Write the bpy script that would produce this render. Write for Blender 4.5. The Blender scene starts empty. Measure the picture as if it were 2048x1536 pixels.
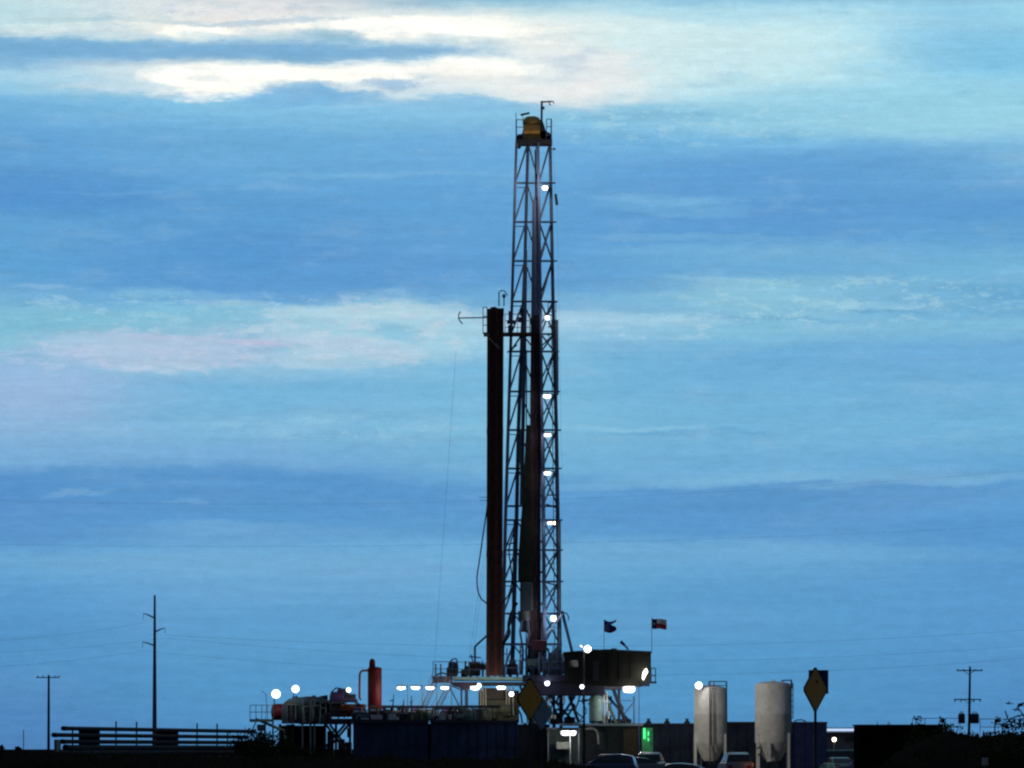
import bpy, math, random
from mathutils import Vector, Matrix
random.seed(7)
R = math.radians
C = bpy.context.scene.collection
sc = bpy.context.scene
F, HY, CX, CZ = 8645.0, 1497.0, 1024.0, 2.2      # focal length in photo pixels, horizon row, centre column, eye height

def P(px, py, Y):
    return Vector(((px - CX) / F * Y, Y, CZ + (HY - py) / F * Y))
def S(Y): return Y / F                            # metres per photo pixel at distance Y
def lin(c):
    return tuple(((v / 255) / 12.92 if v / 255 <= 0.04045 else ((v / 255 + 0.055) / 1.055) ** 2.4) for v in c)

# ------------------------------------------------------------------ materials
MATS = {}
def mat(name, col, rough=0.6, metal=0.0, var=0.25, scale=2.0, emis=None, strength=0.0, spec=0.3, bump=0.0):
    if name in MATS: return MATS[name]
    m = bpy.data.materials.new(name); m.use_nodes = True
    nt = m.node_tree; b = nt.nodes['Principled BSDF']
    b.inputs['Roughness'].default_value = rough
    b.inputs['Metallic'].default_value = metal
    b.inputs['Specular IOR Level'].default_value = spec
    tc = nt.nodes.new('ShaderNodeTexCoord')
    n = nt.nodes.new('ShaderNodeTexNoise'); n.inputs['Scale'].default_value = scale
    n.inputs['Detail'].default_value = 5; n.inputs['Roughness'].default_value = 0.65
    nt.links.new(tc.outputs['Object'], n.inputs['Vector'])
    r = nt.nodes.new('ShaderNodeValToRGB')
    r.color_ramp.elements[0].position = 0.3; r.color_ramp.elements[1].position = 0.7
    lo = tuple(max(0, c * (1 - var)) for c in col); hi = tuple(min(1, c * (1 + var)) for c in col)
    r.color_ramp.elements[0].color = (*lo, 1); r.color_ramp.elements[1].color = (*hi, 1)
    nt.links.new(n.outputs['Fac'], r.inputs['Fac']); nt.links.new(r.outputs['Color'], b.inputs['Base Color'])
    if bump:
        bp = nt.nodes.new('ShaderNodeBump'); bp.inputs['Strength'].default_value = bump
        nt.links.new(n.outputs['Fac'], bp.inputs['Height']); nt.links.new(bp.outputs['Normal'], b.inputs['Normal'])
    if emis:
        b.inputs['Emission Color'].default_value = (*emis, 1); b.inputs['Emission Strength'].default_value = strength
    MATS[name] = m
    return m

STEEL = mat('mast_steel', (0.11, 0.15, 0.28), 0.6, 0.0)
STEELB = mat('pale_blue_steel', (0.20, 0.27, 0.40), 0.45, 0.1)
DARK = mat('dark_steel', (0.035, 0.04, 0.06), 0.6)
GREYP = mat('grey_paint', (0.13, 0.16, 0.18), 0.55)
GREEN = mat('green_grey_paint', (0.16, 0.26, 0.24), 0.55)
BROWN = mat('rusty_pipe', (0.13, 0.045, 0.035), 0.7, var=0.4, scale=1.2)
BROWN2 = mat('dark_pipe', (0.055, 0.035, 0.05), 0.7, var=0.4, scale=1.2)
CASING = mat('casing_steel', (0.02, 0.025, 0.045), 0.8, spec=0.1)
YELLOW = mat('crown_yellow', (0.72, 0.37, 0.09), 0.5, var=0.2)
OLIVE = mat('olive_machine', (0.035, 0.038, 0.018), 0.6, var=0.4)
RED = mat('red_vessel', (0.105, 0.003, 0.005), 0.6, var=0.25)
REDD = mat('dull_red', (0.20, 0.018, 0.03), 0.6)
ORANGE = mat('orange_machine', (0.10, 0.026, 0.007), 0.6)
PURPLE = mat('motor_paint', (0.07, 0.04, 0.12), 0.5)
NAVY = mat('navy_tank', (0.032, 0.058, 0.125), 0.7, var=0.6, scale=0.7, spec=.15)
BLUEG = mat('blue_grey_tank', (0.022, 0.032, 0.055), 0.7, var=0.6, scale=0.7, spec=.15)
DOG = mat('doghouse_paint', (0.020, 0.021, 0.014), 0.7, var=0.4, scale=0.8)
SILO = mat('silo_cream', (0.62, 0.61, 0.57), 0.6, var=0.22, scale=1.3)
WHITE = mat('white_paint', (0.75, 0.75, 0.75), 0.5, var=0.08)
PALE = mat('pale_metal', (0.55, 0.58, 0.60), 0.45, var=0.15)
WOOD = mat('weathered_wood', (0.05, 0.035, 0.04), 0.9)
POLES = mat('pole_steel', (0.10, 0.10, 0.15), 0.7)
WIRE = mat('wire', (0.10, 0.13, 0.2), 0.6)
SIGNY = mat('sign_yellow', (0.60, 0.27, 0.01), 0.5, var=0.12, scale=3)
SIGNB = mat('sign_back', (0.20, 0.25, 0.33), 0.5, var=0.1)
SIGND = mat('sign_dark', (0.02, 0.03, 0.10), 0.6)
BLACK = mat('black_paint', (0.012, 0.012, 0.014), 0.6)
BLKTANK = mat('black_tank', (0.007, 0.008, 0.010), 1.0, spec=0.0)
RUBBER = mat('rubber', (0.02, 0.02, 0.02), 0.8)
GLASS = mat('dark_glass', (0.02, 0.025, 0.03), 0.08, spec=0.6)
FLAGB = mat('flag_blue', (0.03, 0.05, 0.22), 0.8)
FLAGR = mat('flag_red', (0.50, 0.03, 0.05), 0.8)
FLAGW = mat('flag_white', (0.70, 0.68, 0.70), 0.8)
LAMP = mat('lamp_white', (0.9, 0.9, 0.9), 0.4, emis=(1.0, 0.98, 0.92), strength=3)
LAMPC = mat('lamp_cool', (0.9, 0.9, 0.9), 0.4, emis=(0.90, 0.93, 1.0), strength=3)
LAMPW = mat('lamp_warm', (0.9, 0.8, 0.6), 0.4, emis=(1.0, 0.82, 0.52), strength=8)
LAMPG = mat('lamp_green', (0.2, 0.9, 0.4), 0.4, emis=(0.08, 0.9, 0.30), strength=1.2)
LAMPA = mat('lamp_amber', (0.9, 0.4, 0.1), 0.4, emis=(1.0, 0.30, 0.02), strength=0.5)
GLOWRIM = mat('lens_edge_glow', (.7, .75, .9), .4, emis=(.55, .66, .95), strength=.8)  # glow for a rim added round each lens, softening the lamp edge
STRIP = mat('eave_glow', (0.8, 0.8, 0.8), 0.4, emis=(0.55, 0.72, 1.0), strength=1.0)  # emission imitating sky reflected on the eave
LEAF = mat('leaf_green', (0.030, 0.045, 0.012), 0.9, spec=0.05, var=0.5, scale=1.5)
STEM = mat('weed_stem', (0.06, 0.045, 0.04), 0.8)
DIRT = mat('dirt', (0.022, 0.019, 0.015), 1.0, spec=0.0, var=0.4, scale=0.05, bump=0.3)

# ------------------------------------------------------------------ mesh builder
class MB:
    def __init__(s): s.v = []; s.f = []
    def add(s, vs, fs):
        o = len(s.v); s.v += [Vector(v) for v in vs]; s.f += [[i + o for i in f] for f in fs]; return s
    def box(s, a, b, rz=0.0, bev=0.0):
        a = Vector(a); b = Vector(b); c = (a + b) / 2; h = (b - a) / 2
        h = Vector((abs(h.x), abs(h.y), abs(h.z)))
        m = Matrix.Rotation(rz, 3, 'Z')
        if bev <= 0:
            vs = [c + m @ Vector((x * h.x, y * h.y, z * h.z)) for z in (-1, 1) for x, y in ((-1, -1), (1, -1), (1, 1), (-1, 1))]
            return s.add(vs, [(0, 3, 2, 1), (4, 5, 6, 7), (0, 1, 5, 4), (1, 2, 6, 5), (2, 3, 7, 6), (3, 0, 4, 7)])
        k = min(bev, h.x * .9, h.y * .9, h.z * .9); rings = []
        def ring(ix, z): return [c + m @ Vector((x, y, z)) for x, y in (
            (-h.x + ix + k, -h.y + ix), (h.x - ix - k, -h.y + ix), (h.x - ix, -h.y + ix + k), (h.x - ix, h.y - ix - k),
            (h.x - ix - k, h.y - ix), (-h.x + ix + k, h.y - ix), (-h.x + ix, h.y - ix - k), (-h.x + ix, -h.y + ix + k))]
        k2 = k * .5
        for ix, z in ((k2, -h.z), (0, -h.z + k2), (0, h.z - k2), (k2, h.z)): rings.append(ring(ix, z))
        return s.loft(rings)
    def loft(s, rings, cap=True):
        n = len(rings[0]); o = len(s.v)
        for r in rings: s.v += [Vector(p) for p in r]
        for i in range(len(rings) - 1):
            for j in range(n):
                a = o + i * n + j; b = o + i * n + (j + 1) % n
                s.f.append([a, b, b + n, a + n])
        if cap:
            s.f.append([o + j for j in range(n)][::-1]); s.f.append([o + (len(rings) - 1) * n + j for j in range(n)])
        return s
    def bar(s, p, q, r, n=6, r2=None):
        p = Vector(p); q = Vector(q); d = (q - p)
        if d.length < 1e-6: return s
        d.normalize(); u = d.cross(Vector((0, 1, 0)))
        if u.length < 1e-3: u = d.cross(Vector((1, 0, 0)))
        u.normalize(); w = d.cross(u); r2 = r if r2 is None else r2
        ring = lambda c, k: [c + (u * math.cos(t) + w * math.sin(t)) * k for t in [2 * math.pi * (i + .5) / n for i in range(n)]]
        return s.loft([ring(p, r), ring(q, r2)])
    def tube(s, pts, r, n=6):
        pts = [Vector(p) for p in pts]; rings = []; pu = None
        for i, p in enumerate(pts):
            d = (pts[min(i + 1, len(pts) - 1)] - pts[max(i - 1, 0)]).normalized()
            u = pu - d * pu.dot(d) if pu else d.cross(Vector((0.1, 1, 0.05)))
            u.normalize(); pu = u; w = d.cross(u)
            k = r[i] if isinstance(r, (list, tuple)) else r
            rings.append([p + (u * math.cos(2 * math.pi * j / n) + w * math.sin(2 * math.pi * j / n)) * k for j in range(n)])
        return s.loft(rings)
    def lathe(s, c, prof, n=24, axis='z'):
        c = Vector(c); rings = []
        for r, h in prof:
            ring = []
            for j in range(n):
                t = 2 * math.pi * j / n; a, b = math.cos(t) * max(r, .001), math.sin(t) * max(r, .001)
                ring.append(c + (Vector((a, b, h)) if axis == 'z' else Vector((h, a, b)) if axis == 'x' else Vector((a, h, b))))
            rings.append(ring)
        return s.loft(rings)
    def ball(s, c, rx, ry=None, rz=None, n=14, m=8):
        ry = rx if ry is None else ry; rz = rx if rz is None else rz; c = Vector(c)
        rings = []
        for i in range(m + 1):
            a = math.pi * i / m; k = max(math.sin(a), .02)
            rings.append([c + Vector((rx * k * math.cos(2 * math.pi * j / n), ry * k * math.sin(2 * math.pi * j / n), -rz * math.cos(a))) for j in range(n)])
        return s.loft(rings)
    def prism(s, pts, y0, y1):      # outline in x,z pushed through y
        n = len(pts)
        vs = [(x, y0, z) for x, z in pts] + [(x, y1, z) for x, z in pts]
        return s.add(vs, [tuple(range(n)), tuple(range(2 * n - 1, n - 1, -1))] + [(i, i + n, (i + 1) % n + n, (i + 1) % n) for i in range(n)])
    def rail(s, pts, h, r=0.025, post=1.4, rails=2):
        for a, b in zip(pts, pts[1:]):
            a = Vector(a); b = Vector(b); n = max(1, round((b - a).length / post))
            for i in range(n + 1):
                p = a.lerp(b, i / n); s.bar(p, p + Vector((0, 0, h)), r, 5)
            for k in range(rails):
                z = Vector((0, 0, h * (k + 1) / rails)); s.bar(a + z, b + z, r, 5)
        return s
    def build(s, name, m, parent=None, smooth=False):
        me = bpy.data.meshes.new(name)
        off = Vector((0, 0, 0)); p = parent
        while p is not None: off += p.location; p = p.parent
        me.from_pydata([tuple(v - off) for v in s.v], [], s.f); me.validate(); me.update()
        import bmesh
        bm = bmesh.new(); bm.from_mesh(me); bmesh.ops.recalc_face_normals(bm, faces=bm.faces); bm.to_mesh(me); bm.free()
        me.materials.append(m)
        if smooth:
            for pl in me.polygons: pl.use_smooth = True
            try: me.set_sharp_from_angle(angle=R(40))
            except Exception: pass
        o = bpy.data.objects.new(name, me); C.objects.link(o); o.parent = parent
        return o
def tag(o, label, cat, group=None, kind=None):
    if kind: o['kind'] = kind
    if label: o['label'] = label
    if cat: o['category'] = cat
    if group: o['group'] = group
    return o
def thing(name, loc, label, cat, group=None):
    o = bpy.data.objects.new(name, None); o.location = loc; C.objects.link(o); o.empty_display_size = .3
    return tag(o, label, cat, group)
def light(p, energy, col=(1, .96, .9), size=.3, parent=None):
    l = bpy.data.lights.new('lamp_light', 'POINT'); l.energy = energy; l.color = col; l.shadow_soft_size = size
    o = bpy.data.objects.new('lamp_light', l); C.objects.link(o); o.parent = parent
    off = Vector((0, 0, 0)); q = parent
    while q is not None: off += q.location; q = q.parent
    o.location = Vector(p) - off
    return o

# a hooded long fixture (housing > lens) facing down and out, centred at pixel
def bar_lamp(px, py, w, h, Y, parent, name='floodlight', lm=LAMP, energy=0):
    s = S(Y); c = P(px, py, Y); W = w * s / 2 * .92; H = h * s / 2 * .85
    hs = MB()
    hs.loft([[c + Vector((x * W * k, y * .22 * k, z)) for x, y in ((-1, -1), (1, -1), (1, 1), (-1, 1))] for k, z in ((1.1, H), (1.0, H + .05), (.5, H + .13))])
    o = hs.build(name, DARK, parent)
    l = MB()
    rg = []
    for k, z in ((.45, -H), (.8, -H * .75), (.98, 0), (1.0, H * .6), (.95, H)):
        rg.append([c + Vector((W * k * math.copysign(abs(math.cos(t)) ** .6, math.cos(t)), .18 * k * math.sin(t), z)) for t in [2 * math.pi * i / 16 for i in range(16)]])
    l.loft(rg).build('lens', lm, o, True)
    MB().loft([[c + Vector((W * k * math.copysign(abs(math.cos(t)) ** .6, math.cos(t)), .18 * k * math.sin(t) + .04, z)) for t in [2 * math.pi * i / 16 for i in range(16)]] for k, z in ((.6, -H * 1.12), (.95, -H * .8), (1.13, H * .1), (1.1, H))]).build('glow_rim', GLOWRIM, o, True)  # glowing rim added to soften the lens outline
    if energy: light(c + Vector((0, -.5, -H - .25)), energy, parent=o)
    return o
def round_lamp(px, py, r, Y, parent, name='floodlight', lm=LAMPC, energy=0, col=(1, .97, .95)):
    s = S(Y); c = P(px, py, Y); rr = r * s * .88
    hs = MB().lathe(c + Vector((0, .1, 0)), [(rr * .9, 0), (rr * 1.02, .05), (rr * .7, .22), (rr * .3, .3)], 16, 'y')
    o = hs.build(name, DARK, parent)
    MB().lathe(c, [(rr * .3, -.16), (rr * .62, -.12), (rr * .8, -.02), (rr * .82, .06)], 24, 'y').build('lens', lm, o, True)
    MB().lathe(c + Vector((0, .03, 0)), [(rr * .83, .03), (rr * .95, -.03), (rr * 1.06, -.04), (rr * 1.07, .05)], 24, 'y').build('glow_rim', GLOWRIM, o, True)  # added glowing ring, a soft edge for the round lens
    if energy: light(c + Vector((0, -.6, 0)), energy, col, parent=o)
    return o

def smooth_pts(pts, n=6):
    out = []
    for i in range(len(pts) - 1):
        p0 = pts[max(i - 1, 0)]; p1 = pts[i]; p2 = pts[i + 1]; p3 = pts[min(i + 2, len(pts) - 1)]
        for k in range(n):
            u = k / n; out.append(tuple(.5 * ((2 * b) + (-a + c) * u + (2 * a - 5 * b + 4 * c - d) * u * u + (-a + 3 * b - 3 * c + d) * u ** 3) for a, b, c, d in zip(p0, p1, p2, p3)))
    out.append(pts[-1]); return out
# ------------------------------------------------------------------ ground
def ground():
    import bmesh
    mb = MB()
    xs = [-6000, -2000, -600, -250] + [i * 10 for i in range(-12, 13)] + [250, 600, 2000, 6000]
    ys = [-200, -20, 40, 80, 120, 170, 220, 270, 320, 370, 420, 500, 700, 1200, 3000, 12000]
    rnd = random.Random(3)
    for y in ys:
        for x in xs: mb.v.append(Vector((x, y, -0.02 + (rnd.uniform(-.06, 0) if abs(x) < 200 and 30 < y < 500 else 0))))
    n = len(xs)
    for j in range(len(ys) - 1):
        for i in range(n - 1): mb.f.append([j * n + i, j * n + i + 1, (j + 1) * n + i + 1, (j + 1) * n + i])
    tag(mb.build('ground', DIRT), 'flat dark bare ground reaching to the horizon', None, kind='structure')
ground()
# low earth bank along the near side of the site
def bank():
    def top(px):
        pts = [(-400, 1507), (60, 1506), (300, 1512), (560, 1514), (800, 1516), (1000, 1520), (1090, 1522), (1170, 1532), (1230, 1550), (1740, 1552), (1800, 1505), (1860, 1476), (1900, 1468), (1980, 1470), (2060, 1462), (2500, 1455)]
        for (a, b), (c, d) in zip(pts, pts[1:]):
            if a <= px <= c: return b + (d - b) * (px - a) / (c - a)
        return pts[-1][1]
    mb = MB(); rnd = random.Random(5); rows = []
    Y0 = 150
    N = 260
    for k, (dy, f) in enumerate(((-9, 0), (-5, .45), (-2, .85), (0, 1), (2, .97), (5, .6), (10, 0))):
        row = []
        for i in range(N + 1):
            px = -500 + 3050 * i / N
            z = P(px, top(px), Y0).z * f
            z += (rnd.uniform(-.06, .06) + .05 * math.sin(px * .021) + .04 * math.sin(px * .057)) * f
            row.append(Vector(((px - CX) / F * Y0, Y0 + dy + rnd.uniform(-.3, .3), max(z, -.1))))
        rows.append(row)
    o = 0
    for r_ in rows: mb.v += r_
    for k in range(len(rows) - 1):
        for i in range(N): a = k * (N + 1) + i; mb.f.append([a, a + 1, a + N + 2, a + N + 1])
    tag(mb.build('earth_bank', DIRT, None, True), 'low dark earth bank along the front of the site', None, kind='structure')
    # weeds and grass on it
    g = MB()
    for i in range(9000):
        px = rnd.uniform(-150, 2200); dy = rnd.uniform(-4, 3); Yb = Y0 + dy
        zt = P(px, top(px), Y0).z * (1 - abs(dy) * .08) - .06
        if zt < .2: zt = 0
        x = (px - CX) / F * Yb
        clump = .5 + .5 * math.sin(px * .045 + 1.3) * math.sin(px * .013)
        h = rnd.uniform(.05, .18) + clump * rnd.uniform(0, .22)
        a = rnd.uniform(0, math.pi); w = rnd.uniform(.01, .035); lean = Vector((rnd.uniform(-.12, .12), rnd.uniform(-.1, .1), h))
        b = Vector((x, Yb, zt)); u = Vector((math.cos(a) * w, math.sin(a) * w, 0))
        g.add([b - u, b + u, b + lean * .6 + u * 1.6, b + lean], [(0, 1, 2, 3)])
    tag(g.build('weeds', LEAF), 'rough dark weeds growing along the earth bank', None, kind='stuff')
bank()

# ------------------------------------------------------------------ poles and wires behind
def wire(name, a, b, sag_px_pts, Y, r, label, group):
    # quadratic through three photo points
    (x0, y0), (x1, y1), (x2, y2) = sag_px_pts
    pts = []
    for i in range(41):
        x = a + (b - a) * i / 40
        y = y0 * (x - x1) * (x - x2) / ((x0 - x1) * (x0 - x2)) + y1 * (x - x0) * (x - x2) / ((x1 - x0) * (x1 - x2)) + y2 * (x - x0) * (x - x1) / ((x2 - x0) * (x2 - x1))
        pts.append(P(x, y, Y))
    return tag(MB().tube(pts, r, 5).build(name, WIRE), label, 'wire', group)
YT = 700
t = thing('transmission_pole', P(309, 1497, YT) * 1, 'tall tapering steel power pole with three short arms behind the pipe stack', 'pole')
t.location.z = 0
s = S(YT)
MB().bar((P(309, 0, YT).x, YT, 0), P(309.5, 1190, YT), 5.2 * s, 12, 2.0 * s).build('shaft', POLES, t, True)
for (y0, dx, dy) in ((1236, -22, -9), (1264, 21, -8), (1291, -24, -7)):
    a = P(309, y0, YT); b = P(309 + dx * .6, y0 + dy * .72, YT); c = P(309 + dx, y0 + dy, YT)
    o = MB().tube([a, b, c], [.13, .10, .06], 6).build('arm', POLES, t)
    MB().bar(c, c - Vector((0, 0, .9)), .035, 6).build('insulator', POLES, o)
for lab, (xl, yl), (xr, yr), ym, yr2, ylm in (('top', (287, 1246), (330, 1270), 1292, 1240, 1281), ('middle', (330, 1276), (330, 1276), 1322, 1268, 1305), ('lowest', (285, 1302), (285, 1302), 1350, 1292, 1333)):
    wire('power_line', xl, -700, ((xl, yl), (0, ylm), (-700, yl - 5)), YT, .012, lab + ' of the three power cables running left from the tall steel pole', 'power cables of the steel pole line')
    wire('power_line', xr, 2300, ((xr, yr), (1300, ym), (2300, yr2)), YT, .012, lab + ' of the three power cables running right from the tall steel pole', 'power cables of the steel pole line')
wire('overhead_wire', -300, 2350, ((0, 1089), (800, 1091), (2048, 1051)), 200, .0028, 'thin wire crossing the whole sky at about a quarter of its height', 'near overhead wires')
wire('overhead_wire', -300, 2350, ((0, 1001), (800, 1006), (2048, 941)), 200, .0028, 'thin wire crossing behind the mast, uppermost in the sky', 'near overhead wires')
YP = 540; s = S(YP)
t = thing('utility_pole', Vector((P(97, 0, YP).x, YP, 0)), 'wooden utility pole with one crossarm left of the pipe stack', 'pole', 'wooden utility poles')
MB().bar((P(97, 0, YP).x, YP, 0), P(97.5, 1350, YP), 3.2 * s, 9, 2.1 * s).build('pole_shaft', WOOD, t, True)
o = MB().box(P(73, 1353.5, YP) + Vector((0, -.2, -.03)), P(119, 1356, YP) + Vector((0, .0, 0))).build('crossarm', WOOD, t)
m = MB()
for x in (75, 86, 110, 118): MB().bar(P(x, 1354, YP), P(x, 1351, YP), .06, 6).build('insulator', WOOD, o)
t = thing('utility_pole', Vector((P(1938, 0, YP).x, YP, 0)), 'wooden utility pole with two crossarms and a pair of transformers', 'pole', 'wooden utility poles')
MB().bar((P(1937, 0, YP).x, YP, 0), P(1940, 1333, YP), 3.4 * s, 9, 2.0 * s).build('pole_shaft', WOOD, t, True)
for y, x0, x1, dn in ((1341, 1913, 1965, -3), (1399, 1908, 1962, 5)):
    o = MB().box(P(x0, y - 1.2, YP) + Vector((0, -.25, 0)), P(x1, y + 1.2, YP)).build('crossarm', WOOD, t)
    m = MB()
    for x in (x0 + 1.5, x0 + 14, x1 - 14, x1 - 1.5): MB().bar(P(x, y, YP), P(x, y + dn, YP), .07, 6).build('insulator', WOOD, o)
    for q in (-1, 1): m.bar(P(1938 + q * 12, y, YP), P(1938, y + 8, YP), .035, 5)
    m.build('crossarm_brace', WOOD, o)
for x, w in ((1923, 7), (1949, 9)):
    c = P(x, 1447, YP); h = 20 * s
    o = MB().lathe(c + Vector((0, -.1, 0)), [(w * s * .85, 0), (w * s, .1), (w * s, h * .85), (w * s * .8, h)], 14).build('transformer', DARK, t, True)
    m = MB()
    for q in (-.4, 0, .4): m.bar(c + Vector((q * w * s, -.1, h)), c + Vector((q * w * s, -.1, h + .28)), .05, 6)
    m.build('bushings', DARK, o)

# far yard fence and low trees on the horizon
m = MB(); YF = 620
m.rail([P(x, 1470, YF) for x in (1825, 1850, 1880, 1920)], 2.4, .05, 2.0, 2)
tag(m.build('pipe_fence', STEEL), 'far faint pipe railing left of the pole with transformers', 'railing', 'far pipe railings')
m = MB().rail([P(x, 1470, YF) for x in (1960, 1990, 2030, 2075)], 2.3, .05, 2.0, 2)
tag(m.build('pipe_fence', STEEL), 'far faint pipe railing right of the pole with transformers', 'railing', 'far pipe railings')
def blob_tree(px, top, w, Y, label, seed, name='tree', group='far trees on the horizon'):
    rnd = random.Random(seed); s = S(Y); base = Vector(((px - CX) / F * Y, Y, 0)); H = P(0, top, Y).z
    t = thing(name, base, label, 'tree', group)
    tr = MB().bar(base, base + Vector((0, 0, H * .6)), .16, 6, .07)
    for k in range(5):
        a = rnd.uniform(0, 6.28); tr.bar(base + Vector((0, 0, H * .35)), base + Vector((math.cos(a) * w * s * .35, math.sin(a) * w * s * .35, H * .75)), .07, 5, .03)
    tr.build('trunk', WOOD, t)
    cr = MB(); lobes = [(rnd.uniform(-.4, .4), rnd.uniform(-.4, .4), rnd.uniform(.45, .85), rnd.uniform(.12, .3)) for _ in range(9)]
    for lx, ly, lz, lr in lobes:
        for _ in range(70):
            d = Vector((rnd.gauss(0, 1), rnd.gauss(0, 1), rnd.gauss(0, 1))).normalized() * rnd.uniform(.4, 1)
            c = base + Vector(((lx + d.x * lr) * w * s, (ly + d.y * lr) * w * s, min(1.0, lz + d.z * lr * .6) * H))
            u = Vector((rnd.gauss(0, 1), rnd.gauss(0, 1), rnd.gauss(0, 1))).normalized() * .22; v = u.cross(Vector((rnd.gauss(0, 1), rnd.gauss(0, 1), rnd.gauss(0, 1)))).normalized() * .14
            cr.add([c - u, c - v, c + u, c + v], [(0, 1, 2, 3)])
    cr.build('crown', LEAF, t)
blob_tree(4, 1484, 26, 620, 'far low tree at the left edge of the horizon', 1)
blob_tree(-22, 1482, 30, 640, 'second far tree half outside the left edge', 2)
blob_tree(38, 1490, 14, 640, 'small far bush between the left edge and the wooden pole', 12)
m = MB().bar((P(47, 0, 500).x, 500, 0), P(47, 1460, 500), .05, 5)
tag(m.build('thin_post', WOOD), 'thin faint post on the horizon left of the wooden pole', 'post')

# ------------------------------------------------------------------ pipe stack at left
def rackpt(px, py, back=0.0):
    f = (px - 107) / 383.0; Y = 262 + 48 * f + back
    return px, py, Y
def stackp(px, z, back=0.0):
    f = (px - 107) / 383.0; Y = 262 + 48 * f + back
    p = P(px, 1497, Y); p.z = z; return p
root = thing('pipe_rack', stackp(300, 0), 'dark steel pipe rack with block supports and short upright stakes', 'rack')
sb = MB()
for x0, x1 in ((157, 200), (312, 357)):
    sb = MB(); a = stackp(x0, 0, .9); b = stackp(x1, 3.5, .9)
    vs = []
    for dy in (-.5, .6):
        for q, z in ((x0, 0), (x1, 0), (x1, 3.5), (x0, 3.5)):
            vs.append(stackp(q, z, .9 + dy))
    sb.add(vs, [(0, 1, 2, 3), (4, 5, 6, 7), (0, 1, 5, 4), (1, 2, 6, 5), (2, 3, 7, 6), (3, 0, 4, 7)])
    sb.build('support_block', BLKTANK, root)
for x in (145, 232, 273, 394, 434, 455):
    m = MB(); zt = 3.95 if x not in (145, 455) else 3.4
    m.bar(stackp(x, 0, -.25), stackp(x, zt, -.25), .055, 5); m.build('stake', CASING, root)
rows = [(3.43, 126, 505, .135), (3.02, 107, 490, .135), (2.62, 124, 520, .14), (2.26, 130, 560, .17), (1.93, 112, 562, .18), (1.58, 112, 562, .18), (1.23, 112, 562, .18)]
nm = ['topmost', 'second from top', 'third from top', 'fourth from top', 'fifth from top', 'sixth from top', 'seventh from top']
for k, (z, x0, x1, r) in enumerate(rows):
    for j in range(2):
        m = MB(); a = stackp(x0 + j * 3, z, j * .5); b = stackp(x1 + j * 4, z, j * .5)
        d = (b - a).normalized()
        m.tube([a, a + d * .3, a + d * .31, b - d * .31, b - d * .3, b], [r * 1.15, r * 1.15, r, r, r * 1.15, r * 1.15], 8)
        tag(m.build('casing_pipe', CASING, None, True), ('front' if j == 0 else 'rear') + ' pipe in the ' + nm[k] + ' row of the long pipe stack', 'pipe', 'pipes stacked on the rack')
m = MB(); m.box(stackp(108, 1.2, -.6), stackp(122, 2.75, .3), bev=.04)
tag(m.build('crate', mat('crate_grey', (.12, .13, .15), .7)), 'small dull grey crate at the left end of the pipe stack', 'crate')
# brush and a dark trailer right of the stack
def bush(px, top, w, Y, seed, label, name='bush', cat='bush', group='dark bushes on the site edge', n=2600, zb=0):
    rnd = random.Random(seed); s = S(Y); base = Vector(((px - CX) / F * Y, Y, zb)); H = P(0, top, Y).z - zb; W = w * s
    t = thing(name, base, label, cat, group)
    st = MB()
    for k in range(9):
        a = rnd.uniform(0, 6.28); q = Vector((math.cos(a) * W * .4, math.sin(a) * .8, H * rnd.uniform(.6, .95)))
        st.tube([base, base + q * .5 + Vector((0, 0, .1)), base + q], [.03, .02, .01], 5)
    st.build('stems', STEM, t)
    m = MB(); lobes = [(rnd.uniform(-.42, .42), rnd.uniform(-.6, .6), rnd.uniform(.25, .8), rnd.uniform(.12, .24)) for _ in range(14)]
    for i in range(n):
        lx, ly, lz, lr = rnd.choice(lobes)
        d = Vector([max(-1.25, min(1.25, rnd.gauss(0, .6))) for _ in range(3)])
        c = base + Vector(((lx + d.x * lr) * W, ly + d.y * lr * 2, max(.02, (lz + d.z * lr)) * H))
        u = Vector((rnd.gauss(0, 1), rnd.gauss(0, 1), rnd.gauss(0, 1))).normalized() * rnd.uniform(.00022, .0005) * Y
        v = u.cross(Vector((rnd.gauss(0, 1), rnd.gauss(0, 1), rnd.gauss(0, 1)))).normalized() * .00022 * Y
        m.add([c - u, c - v, c + u, c + v], [(0, 1, 2, 3)])
    m.build('leaves', LEAF, t)
    return t
bush(505, 1463, 70, 300, 11, 'dark bush at the right end of the pipe stack')
bush(548, 1464, 80, 305, 13, 'dark bush under the small railed platform')
bush(600, 1484, 90, 280, 14, 'low dark bush in front of the grey machinery')

# ------------------------------------------------------------------ engine unit and railed platform, left of the tanks
YE = 343; s = S(YE)
def E(px, py, dy=0.0): return P(px, py, YE + dy)
t = thing('mixing_unit', Vector((E(610, 0).x, YE, 0)), 'dark rounded machine house on a raised skid, red drum at its left end', 'machine')
pts = [(563, 1447), (563, 1418), (568, 1405), (578, 1398), (592, 1395), (612, 1393), (628, 1392.5), (640, 1394), (652, 1398), (660, 1403), (662, 1447)]
def outline(mb, pts, Y0, d): return mb.prism([(P(x, y, Y0).x, P(x, y, Y0).z) for x, y in pts], Y0, Y0 + d)
outline(MB(), pts, YE, 2.6).build('hood', mat('hood_grey', (.06, .10, .13), .6, var=.4, scale=1.2), t)
m = MB()
for k in range(5): m.box(E(574, 1409 + k * 6, -.29), E(595, 1411 + k * 6, -.255))
m.build('louvres', DARK, t); MB().box(E(606, 1408, -.04), E(617, 1430, -.003)).build('hatch', DARK, t); MB().box(E(632, 1404, -.05), E(638, 1434, -.003)).build('hatch', DARK, t)
c = E(551, 1424, 1)
MB().lathe(c, [(.25, -.35), (.62, -.25), (.66, 0), (.66, .65)], 20, 'x').build('drum', REDD, t, True)
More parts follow.
